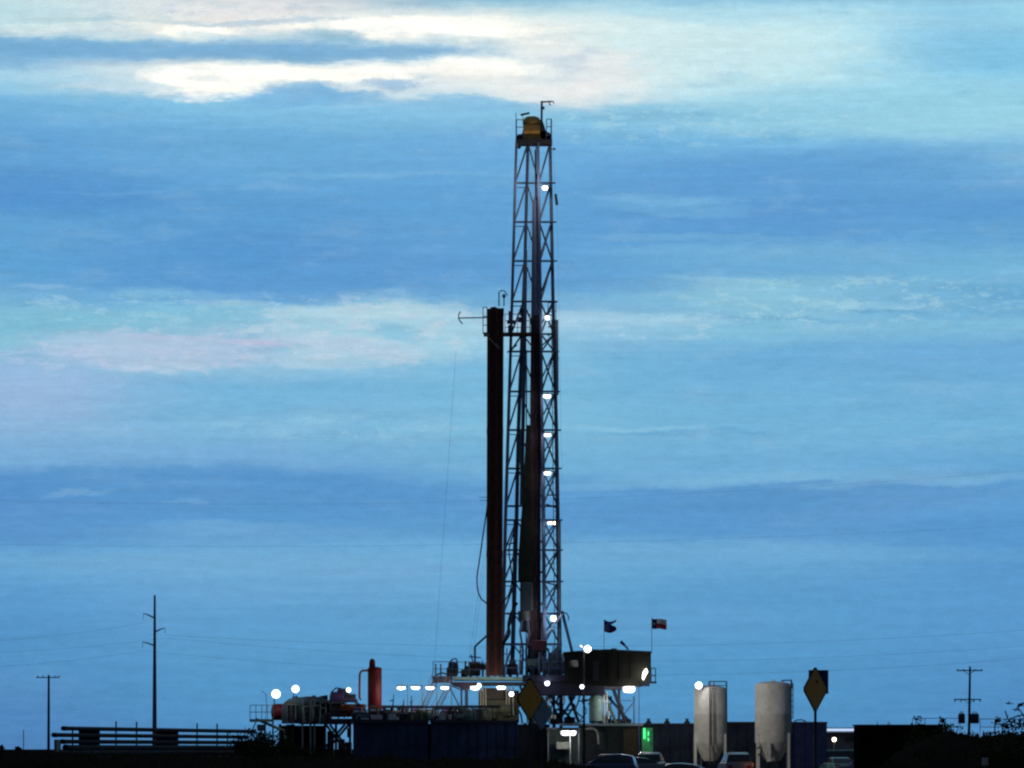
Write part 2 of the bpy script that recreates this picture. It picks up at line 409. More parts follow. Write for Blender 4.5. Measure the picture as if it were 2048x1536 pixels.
MB().lathe(c, [(.60, .66), (.62, .7), (.66, 1.2)], 20, 'x').build('drum_body', OLIVE, t, True)
MB().box(E(571, 1405, -.25), E(598, 1438, -.02), bev=.05).build('side_panel', mat('panel_olive', (.07, .075, .045), .6), t)
for x in (603, 619, 627): MB().box(E(x, 1400, -.3), E(x + 4, 1512, -.1)).build('column', GREYP, t)
m = MB()
for x in (640, 688): m.box(E(x, 1404, -.2), E(x + 3, 1436, 0))
for y in (1404, 1432): m.box(E(640, y, -.22), E(691, y + 2.5, -.02))
m.build('hopper_frame', GREYP, t)
MB().box(E(643, 1407, 0), E(688, 1432, 1.5)).build('hopper', DARK, t)
MB().box(E(598, 1437, -.3), E(706, 1449, 2.6)).build('skid_beam', DARK, t)
m = MB().box(E(560, 1451, 3.0), Vector((E(645, 0).x, YE + 5, .2)), bev=.1).box(E(572, 1449, 2.7), E(590, 1475, 3.0)); m.build('rear_cabinet', BLKTANK, t)
for a, b in ((652, 690), (660, 698)):
    m = MB()
    m.bar(E(a, 1449, 0), E(b, 1500, 0), .11, 5).bar(E(b, 1449, 0), E(a - 6, 1500, 0), .11, 5)
    m.build('cross_brace', DARK, t)
for x in (650, 672, 700, 560, 585): MB().bar(E(x, 1448, .4), E(x, 1552, .4), .12, 6).build('support_leg', DARK, t)
m = MB()
rn = random.Random(4)
for i in range(14):
    x = rn.uniform(572, 655); MB().box(E(x, 1393 - rn.uniform(0, 3), .6), E(x + rn.uniform(2, 8), 1400, 1.4)).build('roof_fitting', DARK, t)
rc = random.Random(55)
for k in range(14):
    x = rc.uniform(566, 700); y = rc.uniform(1402, 1434); w_ = rc.uniform(6, 24)
    MB().tube([E(x, 1446, -.35), E(x, y + 2, -.35), E(x + 2, y, -.35), E(x + w_, y, -.35), E(x + w_, min(1446, y + rc.uniform(4, 30)), -.35)], rc.uniform(.03, .07), 6).build('pipe', rc.choice([DARK, DARK, GREYP, GREEN]), t)
for x0, y0, x1, y1 in ((654, 1462, 668, 1510), (676, 1478, 690, 1512), (694, 1456, 703, 1475), (690, 1484, 704, 1512)):
    MB().box(E(x0, y0, 2.2), E(x1, y1, 3.2), bev=.06).build('lower_cabinet', rc.choice([DARK, REDD, PURPLE]), t)
t = thing('railed_platform', Vector((E(525, 0).x, YE, 0)), 'small pale railed platform with a sloping brace at the far left of the equipment', 'platform')
MB().box(E(499, 1438, -.3), E(548, 1444, 1.2)).build('deck', GREEN, t)
MB().rail([E(500, 1438, -.25), E(547, 1438, -.25)], 1.1, .03, .45, 2).build('railing', GREYP, t)
MB().bar(E(512, 1438), E(569, 1462), .13, 6).bar(E(569, 1462), E(571, 1478), .12, 6).build('sloping_brace', GREEN, t)
MB().bar(E(512, 1444), E(502, 1466), .05, 5).bar(E(530, 1444), E(530, 1552), .07, 5).bar(E(546, 1444), E(546, 1552), .07, 5).build('leg', DARK, t)
MB().box(E(514, 1449, .5), E(532, 1462, .7)).build('white_panel', PALE, t)
MB().tube([E(531, 1438, -.1), E(533, 1412, -.1), E(532, 1388, -.1), E(522, 1381, -.1)], .025, 5).build('whip_pole', DARK, t)
m = MB().box(E(546, 1470, -2), E(556, 1474, -1.4), rz=.2)
tag(m.build('pale_hose_end', mat('pale_green', (.35, .55, .48), .5)), 'small pale green hose end lying under the railed platform', 'hose')
for px, py, r, en, lab, pole in ((552, 1388, 9.6, 34, 'largest and leftmost round floodlight, above the railed platform', 1425), (591, 1378, 8.2, 18, 'round floodlight on a short stalk over the dark machine house', 1398), (697, 1380, 5.2, 14, 'small round floodlight just left of the red vessel', 1410)):
    tt = thing('floodlight', E(px, py, 0), lab, 'lamp', 'round floodlights over the left equipment')
    MB().bar(E(px - 3, py + 3, .2), E(px - 4, pole, .2), .045, 6).build('stand', DARK, tt)
    o = round_lamp(px, py, r, YE - .5, tt, 'lamp_head', LAMPC, en)
# dark motor cluster
t = thing('motor_cluster', Vector((E(680, 0).x, YE, E(0, 1404).z)), 'dark purple motor cluster with humps, beside the small round floodlight', 'machine')
MB().lathe(E(662, 1396, .5), [(.2, -.1), (.5, 0), (.5, 1.0), (.2, 1.15)], 16, 'x').build('motor', PURPLE, t, True)
MB().lathe(E(676, 1386, .7), [(.15, -.1), (.36, 0), (.36, .8), (.15, .9)], 16, 'x').build('motor', PURPLE, t, True)
MB().box(E(658, 1398, .1), E(716, 1405, 1.4), bev=.08).build('motor_bed', PURPLE, t)
MB().box(E(688, 1388, .3), E(712, 1400, 1.2), bev=.1).build('gearbox', DARK, t)
MB().tube([E(660, 1396, 0), E(663, 1384, 0), E(672, 1376, 0), E(682, 1377, 0), E(690, 1390, 0)], .06, 6).build('guard_pipe', DARK, t)
t = thing('orange_pump', Vector((E(705, 0).x, YE, E(0, 1436).z)), 'orange pump body at the foot of the red vessel', 'pump')
MB().box(E(678, 1408, -.3), E(732, 1434, 1.0), bev=.12).build('pump_body', ORANGE, t)
MB().lathe(E(704, 1420, -.7), [(.2, 0), (.4, .1), (.42, .5)], 16, 'y').build('pump_cover', ORANGE, t, True)
MB().tube([E(684, 1412, -.4), E(684, 1400, -.4), E(700, 1400, -.4), E(722, 1410, -.4)], .07, 7).build('pipe', DARK, t)

# red vessel
t = thing('separator_vessel', Vector((E(749, 0).x, YE, 0)), 'tall red upright vessel with a small domed neck and a bent side pipe', 'vessel')
c = Vector((E(749, 0).x, YE + .6, 0)); z0 = E(0, 1436).z; z1 = E(0, 1335).z; rr = 14 * s
MB().lathe(c, [(rr * .9, z0), (rr, z0 + .1), (rr, z1 - .25), (rr * 1.03, z1 - .24), (rr * 1.03, z1 - .1), (rr * .93, z1), (rr * .5, z1 + .06)], 28).build('shell', RED, t, True)
zt = E(0, 1317).z
c2 = c + Vector((-5 * s, 0, 0))
MB().lathe(c2, [(6.5 * s, z1), (6.5 * s, z1 + .05), (6.0 * s, zt - .25), (4.2 * s, zt - .06), (1.5 * s, zt)], 18).build('domed_neck', RED, t, True)
MB().tube([E(736, 1341, .3), E(726, 1341, .3), E(721, 1344, .3), E(719.5, 1350, .3), E(719, 1375, .3), E(719, 1396, .3), E(722, 1400, .3)], .085, 8).build('side_pipe', REDD, t, True)
MB().box(E(736, 1412, -.15), E(770, 1418, 1.2)).build('base_ring', ORANGE, t)

# ------------------------------------------------------------------ mud tanks
YM = 340
def M(px, py, dy=0.0): return P(px, py, YM + dy)
def mud_tank(x0, x1, label, seed):
    t = thing('mud_tank', Vector((M((x0 + x1) / 2, 0).x, YM, 0)), label, 'tank', 'navy mud tanks')
    MB().box(M(x0, 1446, 0), Vector((M(x1, 0).x, YM + 3, .35)), bev=.03).build('tank_body', NAVY, t)
    m = MB()
    n = round((x1 - x0) / 19)
    for i in range(n + 1):
        x = x0 + 2 + (x1 - x0 - 4) * i / n; m.box(M(x - 1.2, 1449, -.09), Vector((M(x + 1.2, 0).x, YM - .003, .4)))
    m.build('rib', NAVY, t)
    MB().box(M(x0 - 2, 1440, -.25), M(x1 + 2, 1446, 3.0)).build('rim_walkway', DARK, t)
    MB().rail([M(x0, 1440, 3.0), M(x1, 1440, 3.0)], 1.15, .03, 1.6, 2).build('railing', DARK, t)
    MB().box(M(x1 - 2, 1447, .5), Vector((M(x1 + 9, 0).x, YM + 2, .2))).build('end_connector', BLKTANK, t) if x1 < 900 else None
    MB().box(Vector((M(x0 + 3, 0).x, YM + .1, 0)), Vector((M(x1 - 3, 0).x, YM + 2.9, .34))).build('skid', DARK, t)
    return t
mud_tank(706, 856, 'navy ribbed mud tank under the red vessel, left one of two', 1)
mud_tank(861, 1036, 'navy ribbed mud tank below the stairs, right one of two', 2)
def motor_box(px0, px1, py0, py1, m1, label, cat='machine', name='shaker', dy=.6, group='machines on top of the mud tanks'):
    t = thing(name, M((px0 + px1) / 2, 1440, dy), label, cat, group)
    px0 -= 2; px1 += 2; py0 -= 3
    MB().box(M(px0, py0 * .7 + py1 * .3, dy), M(px1, py1, dy + 1.2), bev=.06).build('bed', m1, t)
    MB().lathe(M(px0 + 2, (py0 * .6 + py1 * .4), dy + .3), [(.1, 0), (.24, .05), (.24, (px1 - px0 - 6) * S(YM) * .8), (.1, (px1 - px0 - 4) * S(YM) * .85)], 12, 'x').build('motor', GREYP if m1 != GREYP else OLIVE, t, True)
    m = MB()
    for q in (.1, .5, .9):
        x = px0 + (px1 - px0) * q; MB().bar(M(x, py0, dy - .1), M(x, py1, dy - .1), .05, 5).build('frame_post', DARK, t)
    return t
for a in ((738, 768, 1418, 1440, ORANGE, 'orange-brown machine at the foot of the red vessel'),
          (770, 796, 1416, 1440, mat('tan_machine', (.35, .30, .24), .6), 'tan machine right of the red vessel on the tank top'),
          (799, 812, 1420, 1440, PURPLE, 'narrow dark machine on the left mud tank'),
          (815, 834, 1422, 1440, mat('brown_machine', (.18, .12, .06), .6), 'brown machine on the left mud tank by the stairs'),
          (837, 852, 1416, 1440, mat('green_machine', (.13, .20, .05), .6), 'green machine at the foot of the left stair'),
          (856, 872, 1422, 1440, GREEN, 'grey green machine at the foot of the right stair'),
          (876, 892, 1424, 1440, mat('aqua_machine_and_glint', (.35, .50, .48), .6), 'pale aqua box on the right mud tank'),
          (895, 920, 1418, 1440, REDD, 'dull red machine on the right mud tank'),
          (922, 950, 1416, 1440, GREEN, 'dark green machine beside the olive pump house'),
          (705, 735, 1422, 1440, DARK, 'low black machine under the orange pump')):
    motor_box(*a)
t = thing('pipe_manifold', M(850, 1440, 2.4), 'dark tangle of pipes and boxes behind the machines on the mud tanks', 'manifold')
rc = random.Random(93)
for k, (x, y, w_, h_, mt_) in enumerate(((742, 1430, 22, 9, PALE), (776, 1428, 14, 12, mat('aqua_machine_and_glint', (.35, .50, .48), .6)), (790, 1434, 8, 6, PALE), (856, 1430, 10, 7, GREEN), (878, 1428, 14, 12, mat('aqua_machine_and_glint', (.35, .50, .48), .6)), (897, 1429, 6, 10, PALE), (910, 1430, 18, 6, GREEN), (822, 1400, 3, 5, PALE), (722, 1436, 16, 3, PALE))):
    MB().box(M(x, y, -.1), M(x + w_, min(1440, y + h_), .3), bev=.04).build('glint_box', mt_, t)  # small pale boxes added as bright glints among the machines
rc = random.Random(31)
for k in range(9):
    x = 708 + k * 29; MB().box(M(x, rc.uniform(1414, 1422), 2.2), M(x + rc.uniform(16, 27), 1441, 2.9), bev=.06).build('pump_box', rc.choice([DARK, DARK, OLIVE, PURPLE]), t)
for k in range(16):
    x = rc.uniform(706, 950); w_ = rc.uniform(12, 36); y = rc.uniform(1414, 1434); MB().tube([M(x, 1440, .2), M(x, y + 2, .2), M(x + 2, y, .2), M(x + w_, y, .2), M(x + w_ + 2, y + 2, .2), M(x + w_ + 2, 1440, .2)], rc.uniform(.04, .09), 6).build('pipe', rc.choice([DARK, STEEL, GREYP, GREEN, PALE if k % 5 == 0 else DARK]), t)
m = MB(); m.box(M(765, 1412, 1.0), M(1000, 1416, 1.3))
m.rail([M(960, 1416, 1.1), M(765, 1416, 1.1)], .01, .02, 30, 1)
for x in (768, 800, 835, 865, 905, 945, 985): m.bar(M(x, 1416, 1.15), M(x, 1440, 1.15), .05, 5)
tag(m.build('cable_tray', DARK), 'long dark cable tray on posts above the mud tanks', 'cable tray')
for k, (x, y0, x1, y1, w) in enumerate(((783, 1416, 788, 1388, .09), (803, 1414, 808, 1399, .16), (822, 1414, 823, 1391, .10), (826, 1412, 822, 1392, .06))):
    if k == 3: continue
    lab = ['leaning dark valve post right of red vessel', 'stubby dark valve post under the hanging lamps', 'dark valve post with a pale glint near the left stair'][k]
    t = thing('valve_post', M(x, y0, .5), lab, 'valve', 'valve posts on the mud tanks')
    MB().bar(M(x, y0 + 24, .5), M(x1, y1, .5), w, 6, .03).build('stem', DARK, t)
    MB().bar(M(x - 3, y1 + 14, .5), M(x + 4, y1 + 12, .5), .05, 5).build('handle', PALE if k == 2 else DARK, t)  # one handle coloured pale to paint in a glint
# hanging long lamps on thin posts
for i, x in enumerate((802, 831, 860, 890)):
    lab = ['leftmost of the four long lamps in a row right of the red vessel', 'second long lamp from the left in the row above the mud tanks', 'third long lamp in the row, in front of the left stair top', 'long lamp at the head of the right stair, end of the row'][i]
    t = thing('strip_lamp', M(x + 11, 1440, 2.2), lab, 'lamp', 'long lamps in a row above the mud tanks')
    MB().bar(M(x + 13, 1440, 2.6), M(x + 13, 1371, 2.6), .03, 5).bar(M(x + 14, 1371.5, 2.6), M(x - 7, 1371.5, 2.2), .03, 5).build('post', BLACK, t)
    bar_lamp(x, 1376, 17, 6, YM + 2.2, t, 'lamp_head', LAMP, 120)

# ------------------------------------------------------------------ substructure and drill floor
YR = 350
def G(px, py, dy=0.0): return P(px, py, YR + dy)
t = thing('rig_substructure', Vector((G(1060, 0).x, YR, 0)), 'dark steel substructure with drill floor, braced legs and deck railings under the mast', 'substructure')
SUB = t
MB().box(G(905, 1354, -3), G(1056, 1362, 4), bev=.03).build('drill_floor', mat('deck_green', (.20, .30, .26), .6), t)
MB().box(G(1045, 1350, -3.4), G(1135, 1366, 4.2)).build('floor_edge', DARK, t)
MB().box(G(864, 1352, -2.5), G(905, 1366, 1)).build('side_deck', mat('deck_purple', (.14, .12, .16), .6), t)
MB().box(G(905, 1364, -1), G(1050, 1372, 3.8)).build('floor_beam', DARK, t)
outline(MB(), [(895, 1364), (950, 1364), (950, 1378), (930, 1379), (905, 1370)], YR - 1.2, 3).build('deck_bracket', mat('bracket_purple', (.07, .045, .08), .6), t)
MB().box(G(1060, 1364, -2.8), G(1207, 1392, 3.5), bev=.04).build('upper_box', mat('sub_box', (.022, .024, .045), .6, var=.3, scale=.7), t)
MB().box(G(1205, 1370, -2), G(1262, 1380, 3)).build('upper_box_end', DARK, t)
for a, b, c2, d, w, mt in ((1108, 1392, 1108, 1446, .22, DARK), (1122, 1392, 1122, 1446, .34, DARK), (1096, 1392, 1123, 1444, .16, DARK), (1138, 1392, 1158, 1446, .26, DARK),
                       (1186, 1392, 1186, 1446, .16, GREEN), (1205, 1376, 1232, 1446, .24, mat('leg_green', (.10, .16, .12), .6)), (1226, 1376, 1251, 1446, .30, DARK), (1238, 1380, 1238, 1446, .22, DARK),
                       (1268, 1392, 1268, 1446, .13, STEEL), (1243, 1434, 1268, 1404, .10, STEEL), (1240, 1401, 1268, 1401, .06, STEEL), (1278, 1374, 1278, 1540, .07, STEEL),
                       (1040, 1372, 1068, 1446, .2, DARK), (1078, 1392, 1078, 1446, .3, STEEL), (1060, 1392, 1100, 1446, .14, STEELB), (1100, 1392, 1066, 1446, .12, STEELB)):
    MB().bar(G(a, b), G(c2, d), w / 2 * 1.1, 6).build('brace_leg', mt, t)
for x in (1108, 1122, 1186, 1238, 1268, 1050): MB().bar(G(x, 1446), Vector((G(x, 0).x, YR, 0)), .16, 6).build('footing_leg', DARK, t)
for dy in (3.0,):
    for a, b, c2, d in ((1100, 1392, 1150, 1446), (1150, 1392, 1115, 1446), (1200, 1392, 1180, 1446), (1215, 1392, 1262, 1446)):
        MB().bar(G(a, b, dy), G(c2, d, dy), .12, 6).build('rear_brace', STEEL, t)
MB().rail([G(866, 1352, -2.4), G(905, 1352, -2.4), G(972, 1354, -2.9)], 1.15, .03, 1.1, 2).build('railing', STEEL, t)
MB().rail([G(1008, 1350, -2.9), G(1128, 1350, -3.3)], 1.15, .03, 1.1, 2).build('railing', STEEL, t)
MB().rail([G(1302, 1366, -1), G(1311, 1366, -1)], 1.2, .04, .5, 2).box(G(1298, 1363, -1.3), G(1312, 1367, 0)).build('end_platform', DARK, t)
for x in (870, 880): MB().box(G(x, 1328, -2.4), G(x + 3, 1352, -2.2)).build('gate_post', STEEL, t)
for x in (923, 933): MB().bar(G(x, 1372), Vector((G(x, 0).x, YR, 0)), .10 if x == 923 else .16, 6).build('deck_leg', STEEL, t)
MB().bar(G(900, 1376), G(921, 1416), .06, 5).build('deck_brace', STEEL, t)
bar_lamp(950, 1376, 20, 8, YR - 3, t, 'floor_lamp', LAMP, 80)
round_lamp(958, 1371, 5, YR - 3.1, t, 'floor_lamp', LAMP, 0)
bar_lamp(1002, 1375.5, 19, 7.5, YR - 3, t, 'floor_lamp', LAMP, 80)
round_lamp(1023, 1388, 5.2, YR - 3, t, 'floor_lamp', LAMPC, 30)
round_lamp(1094.5, 1366.5, 5.6, YR - 3.4, t, 'floor_lamp', LAMPC, 20, (.7, .7, 1))
o = bar_lamp(1258, 1378, 26, 14, YR - 3, t, 'floor_lamp', LAMP, 350)
# stairs
for (xa, ya, xb, yb), lab in (((871, 1362, 843, 1424), 'steep grey stair from the drill floor, left one'), ((896, 1374, 871, 1424), 'steep grey stair from the drill floor, right one')):
    t = thing('stair', G(xb, yb, -3), lab, 'stair', 'stairs down from the drill floor')
    for off in (-5, 5):
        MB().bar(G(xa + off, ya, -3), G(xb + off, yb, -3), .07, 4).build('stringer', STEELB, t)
        MB().bar(G(xa + off, ya - 16, -3), G(xb + off - 1, yb - 16, -3), .03, 4).bar(G(xa + off, ya, -3), G(xa + off, ya - 16, -3), .03, 4).bar(G(xb + off, yb, -3), G(xb + off - 1, yb - 16, -3), .03, 4).build('handrail', STEELB, t)
    m = MB()
    for i in range(13):
        p = G(xa, ya, -3).lerp(G(xb, yb, -3), i / 13); m.box(p + Vector((-.2, -.5, 0)), p + Vector((.2, .1, .05)))
    m.build('treads', GREYP, t)
# olive pump house under the floor
t = thing('pump_house', Vector((G(995, 0).x, YR - 1, G(0, 1446).z)), 'dark olive machinery block under the drill floor behind the yellow sign', 'machine')
MB().box(G(957, 1381, -1), G(1038, 1445, 1.5), bev=.15).build('housing', OLIVE, t)
MB().box(G(966, 1376, -1.2), G(1010, 1400, 1.0), bev=.1).build('upper_housing', mat('dark_brown_machine', (.025, .018, .014), .7), t)
m = MB()
for x in (961, 966, 971, 1013, 1018, 1026): m.bar(G(x, 1374, -1.3), G(x + 1, 1430, -1.3), .06, 6)
m.build('riser_pipes', mat('pipe_tan', (.25, .22, .18), .6), t)
MB().lathe(G(980, 1425, -1.4), [(.3, 0), (.6, .05), (.6, .4)], 16, 'y').build('cover', OLIVE, t, True)
MB().lathe(G(1012, 1420, -1.4), [(.2, 0), (.45, .05), (.45, .4)], 16, 'y').build('cover', OLIVE, t, True)
t = thing('accumulator_tank', Vector((G(1190, 0).x, YR - 1.5, G(0, 1446).z)), 'teal upright tank among the substructure legs', 'tank')
MB().lathe(Vector((G(1191, 0).x, YR - 1.5, 0)), [(.2, G(0, 1446).z), (.55, G(0, 1442).z), (.55, G(0, 1398).z), (.4, G(0, 1392).z), (.1, G(0, 1388).z)], 20).build('shell', GREEN, t, True)
m = MB()
for x in (1208, 1214): m.bar(G(x, 1384, -1), G(x, 1446, -1), .07, 6)
m.bar(G(1196, 1400, -2.1), G(1216, 1404, -1), .05, 5)
m.build('side_pipes', PALE, t)
m = MB()
for x, w in ((1072, .12), (1084, .2), (1092, .1)): m.bar(G(x, 1393, -1), G(x, 1446, -1), w, 8)
for y in (1402, 1418, 1434): m.lathe(Vector((G(1084, 0).x, YR - 1, G(0, y).z)), [(.35, -.12), (.42, -.1), (.42, .1), (.35, .12)], 14)
tag(m.build('blowout_preventer', mat('preventer_blue', (.20, .30, .40), .5)), 'blue-grey flanged valve stack below the drill floor right of the yellow sign', 'valve stack')

rc = random.Random(77)
def run(pts, rad, mt, parent, name='pipe_run'): MB().tube([G(*q) for q in smooth_pts(pts, 3)], rad, 6).build(name, mt, parent)
for i in range(16):
    x = 1040 + i * 13 + rc.uniform(-4, 4); y1 = rc.uniform(1420, 1446); dd = rc.uniform(-1, 2.5)
    run([(x, 1392, dd), (x + rc.uniform(-3, 3), 1405, dd), (x + rc.uniform(-9, 9), (1405 + y1) / 2, dd), (x + rc.uniform(-12, 12), y1, dd), (x + rc.uniform(-16, 16), 1447, dd)], rc.uniform(.04, .10), rc.choice([DARK, STEEL, STEELB, GREEN]), SUB)
for i in range(7):
    y = rc.uniform(1398, 1442); x = rc.uniform(1060, 1200); w_ = rc.uniform(14, 40)
    MB().bar(G(x, y, 1.5), G(x + w_, y + rc.uniform(-2, 2), 1.5), rc.uniform(.04, .08), 5).build('cross_pipe', rc.choice([DARK, STEEL]), SUB)
for x0, x1, y0 in ((1100, 1118, 1428), (1128, 1150, 1434), (1196, 1222, 1430), (1224, 1262, 1438), (1056, 1078, 1420)):
    MB().box(G(x0, y0, 2.5), G(x1, 1449, 3.6), bev=.08).build('floor_equipment', DARK, SUB)
for i in range(12):
    x = 908 + i * 11 + rc.uniform(-4, 4); h_ = rc.uniform(5, 20)
    MB().box(G(x, 1354 - h_, rc.uniform(-1, 1)), G(x + rc.uniform(3, 8), 1354, 2), bev=.04).build('floor_gear', DARK, SUB)
for i in range(9):
    x = 1012 + i * 12.5 + rc.uniform(-3, 3); h_ = rc.uniform(12, 42)
    MB().box(G(x, 1350 - h_, rc.uniform(0, 2)), G(x + rc.uniform(3, 8), 1350, 2.5), bev=.04).build('floor_gear', rc.choice([DARK, DARK, GREEN]), SUB)
run([(905, 1372, -3), (925, 1380, -3), (945, 1376, -3), (958, 1384, -3)], .05, DARK, SUB); run([(870, 1352, -3), (884, 1346, -3), (900, 1350, -3), (920, 1344, -3), (940, 1351, -3)], .06, DARK, SUB)
for x, y, w_, h_ in ((1097, 1398, 4, 8), (1101, 1428, 5, 9), (1108, 1430, 4, 8), (1126, 1396, 4, 4), (1094, 1408, 5, 10), (1207, 1412, 3, 22), (1216, 1422, 3, 16)):
    MB().box(G(x, y, -1.3), G(x + w_, y + h_, -1.1), bev=.03).build('glint_fitting', PALE, SUB)  # pale pieces added as painted highlights under the floor

# doghouse
YD = 346.5
def D(px, py, dy=0.0): return P(px, py, YD + dy)
t = thing('doghouse', D(1215, 1372), 'long dark cabin on the right side of the drill floor', 'cabin')
outline(MB(), [(1129, 1368), (1129, 1305), (1165, 1302), (1215, 1300), (1302, 1304.5), (1302, 1361), (1287, 1372), (1240, 1374), (1205, 1372)], YD, 4).build('cabin_body', DOG, t)
outline(MB(), [(1127, 1306), (1127, 1304), (1165, 1300.8), (1215, 1298.2), (1304, 1302.5), (1304, 1305.2), (1215, 1301)], YD - .1, 4.2).build('roof', DARK, t)
m = MB()
for x in (1150, 1172, 1194, 1216, 1238, 1260, 1282): m.box(D(x, 1308, -.06), D(x + 1.6, 1360, -.003))
m.build('wall_ribs', DOG, t)
MB().box(D(1186, 1322, -.08), D(1198, 1362, -.003)).build('door', mat('door_dark', (.04, .045, .05), .5), t)
MB().box(D(1140, 1320, -.07), D(1156, 1334, -.003)).build('window', GLASS, t)
MB().box(D(1283, 1362, -.2), D(1298, 1372.5, 1.5)).build('end_box', DARK, t)
m = MB().box(D(1222, 1299.6, .5), D(1233, 1297.4, 2)); m.build('roof_vent', PALE, t)
MB().box(D(1168, 1303, .2), D(1196, 1299, 1)).build('roof_unit', GREYP, t)
o = MB().loft([[D(1284, 1356, -.3 - k), D(1286, 1344, -.3 - k), D(1292, 1336, -.3 - k), D(1296, 1343, -.3 - k), D(1291, 1352, -.3 - k), D(1287, 1361, -.3 - k)] for k in (0, .1)]).build('glow_panel', LAMP, t)  # emissive shape stands in for a panel lit by a lamp
light(D(1288, 1346, -1.0), 40, parent=o)
# flags
def flag(px, py, w, h, kind, label, polebase):
    t = thing('flag', P(px, polebase, YD + 1), label, 'flag', 'flags on the cabin roof')
    s = S(YD); x0, z0 = P(px, py, YD + 1).x, P(px, py, YD + 1).z
    MB().bar(P(px, polebase, YD + 1), P(px, py - 2, YD + 1), .028, 6).build('flagpole', PALE, t)
    def pt(u, v):
        if kind == 'tattered':
            e = 1 - .45 * math.exp(-((v - .45) / .16) ** 2) if u > .5 else 1
            u2 = u * (1 if u < .5 else e)
            return Vector((x0 + u2 * w * s, YD + 1 + .18 * math.sin(u * 7 + v * 3), z0 - (v * (1 - .1 * u) + .12 * math.sin(u * 3.1) - .05 + .25 * u * (1 - u)) * h * s))
        return Vector((x0 + u * w * s, YD + 1 + .13 * math.sin(u * 8 + v), z0 - (v + .09 * u + .03 * math.sin(u * 9)) * h * s))
    def panel(name, u0, u1, v0, v1, mt):
        m = MB(); n = 12
        for side in (0, .02):
            for j in range(n + 1):
                for i in range(n + 1):
                    p = pt(u0 + (u1 - u0) * i / n, v0 + (v1 - v0) * j / n); p.y += side; m.v.append(p)
        q = (n + 1) ** 2
        for b in (0, q):
            for j in range(n):
                for i in range(n): a = b + j * (n + 1) + i; m.f.append([a, a + 1, a + n + 2, a + n + 1])
        m.build(name, mt, t)
    if kind == 'tattered':
        panel('cloth', 0, 1, 0, .82, FLAGB); panel('lower_stripe', 0, 1, .82, 1, mat('flag_dark_red', (.18, .02, .05), .8))
    else:
        panel('blue_band', 0, .34, 0, 1, FLAGB); panel('white_band', .34, 1, 0, .5, FLAGW); panel('red_band', .34, 1, .5, 1, FLAGR)
        m = MB(); c = pt(.17, .5) + Vector((0, -.03, 0)); vs = []
        for k in range(10):
            a = math.pi / 2 + k * math.pi / 5; r = .13 if k % 2 == 0 else .05; vs.append(c + Vector((math.cos(a) * r, 0, math.sin(a) * r)))
        m.add(vs + [c], [(k, (k + 1) % 10, 10) for k in range(10)]); m.build('star', FLAGW, t)
flag(1208, 1240, 25, 24, 'tattered', 'tattered dark blue flag on the left pole', 1300)
flag(1303.5, 1237, 30, 20, 'lone', 'flag with a blue band, white above red, at the right corner of the cabin roof', 1303)
t = thing('windsock', D(1256, 1300, 1), 'small leaning red and white windsock between the two flags', 'windsock')
MB().bar(D(1258, 1301, 1), D(1254, 1293, 1), .03, 5).build('staff', PALE, t)
MB().tube([D(1256, 1299, 1), D(1250, 1291, 1)], [.07, .1], 10).build('sleeve', FLAGW, t)
MB().tube([D(1249.8, 1290.7, 1), D(1241, 1283, 1)], [.1, .14], 10).build('mouth', mat('sock_purple', (.12, .03, .15), .8), t)

# ------------------------------------------------------------------ mast
t = thing('drilling_mast', Vector((G(1060, 0).x, YR, G(0, 1350).z)), 'tall tapering lattice drilling mast with a yellow crown and lamps down its right side', 'mast')
MAST = t
def interp(tab, y):
    if y <= tab[0][0]: return tab[0][1]
    for (a, b), (c, d) in zip(tab, tab[1:]):
        if y <= c: return b + (d - b) * (y - a) / (c - a)
    return tab[-1][1]
FLt = [(280, 1033), (605, 1024), (1040, 1011), (1350, 1004)]
BLt = [(280, 1056), (520, 1050), (850, 1037), (1040, 1033), (1350, 1024)]
FRt = [(280, 1076), (605, 1081), (860, 1084), (1350, 1090)]
BRt = [(280, 1100), (605, 1106), (870, 1113), (1350, 1120)]
def FL(y): return G(interp(FLt, y), y, -1.1)
def BL(y): return G(interp(BLt, y), y, 1.1)
def FR(y): return G(interp(FRt, y), y, -1.1)
def BR(y): return G(interp(BRt, y), y, 1.1)
ys = [285, 366, 444, 522, 603, 668, 703, 783, 860, 937, 1012, 1040, 1100, 1163, 1227, 1288, 1350]
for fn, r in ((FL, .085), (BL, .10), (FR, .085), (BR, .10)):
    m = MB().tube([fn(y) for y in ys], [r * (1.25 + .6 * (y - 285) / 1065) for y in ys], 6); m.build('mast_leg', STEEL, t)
for i, y in enumerate(ys[:-1]):
    m = MB()
    m.bar(FL(y), BL(y), .09, 5).bar(FR(y), BR(y), .09, 5).bar(BL(y), BR(y), .08, 5)
    if y in (366, 444, 522, 603, 703, 783, 860, 937, 1040, 1100, 1163):
        m.bar(FR(y), BR(y) + Vector((.35, 0, 0)), .07, 5).bar(FL(y), BL(y), .07, 5)
        m.bar(FL(y + 9), BL(y + 9), .04, 5)
    m.build('girt', STEEL, t)
for a, b in zip(ys, ys[1:]):
    if b - a < 32: continue
    MB().bar(FL(b), BL(a), .08, 5).build('side_brace', STEEL, t)
    m = MB()
    if a >= 600 or a == 444: m.bar(FR(a), BR(b), .075, 5)
    m.bar(FR(b), BR(a), .08, 5)
    m.build('side_brace', STEEL, t)
for a, b in zip(ys[4:-3], ys[5:-2]):
    if b - a < 32: continue
    mid = BL(b).lerp(BR(b), .45)
    MB().bar(BL(a), mid, .065, 5).bar(BR(a), mid, .065, 5).build('rear_brace', STEEL, t)
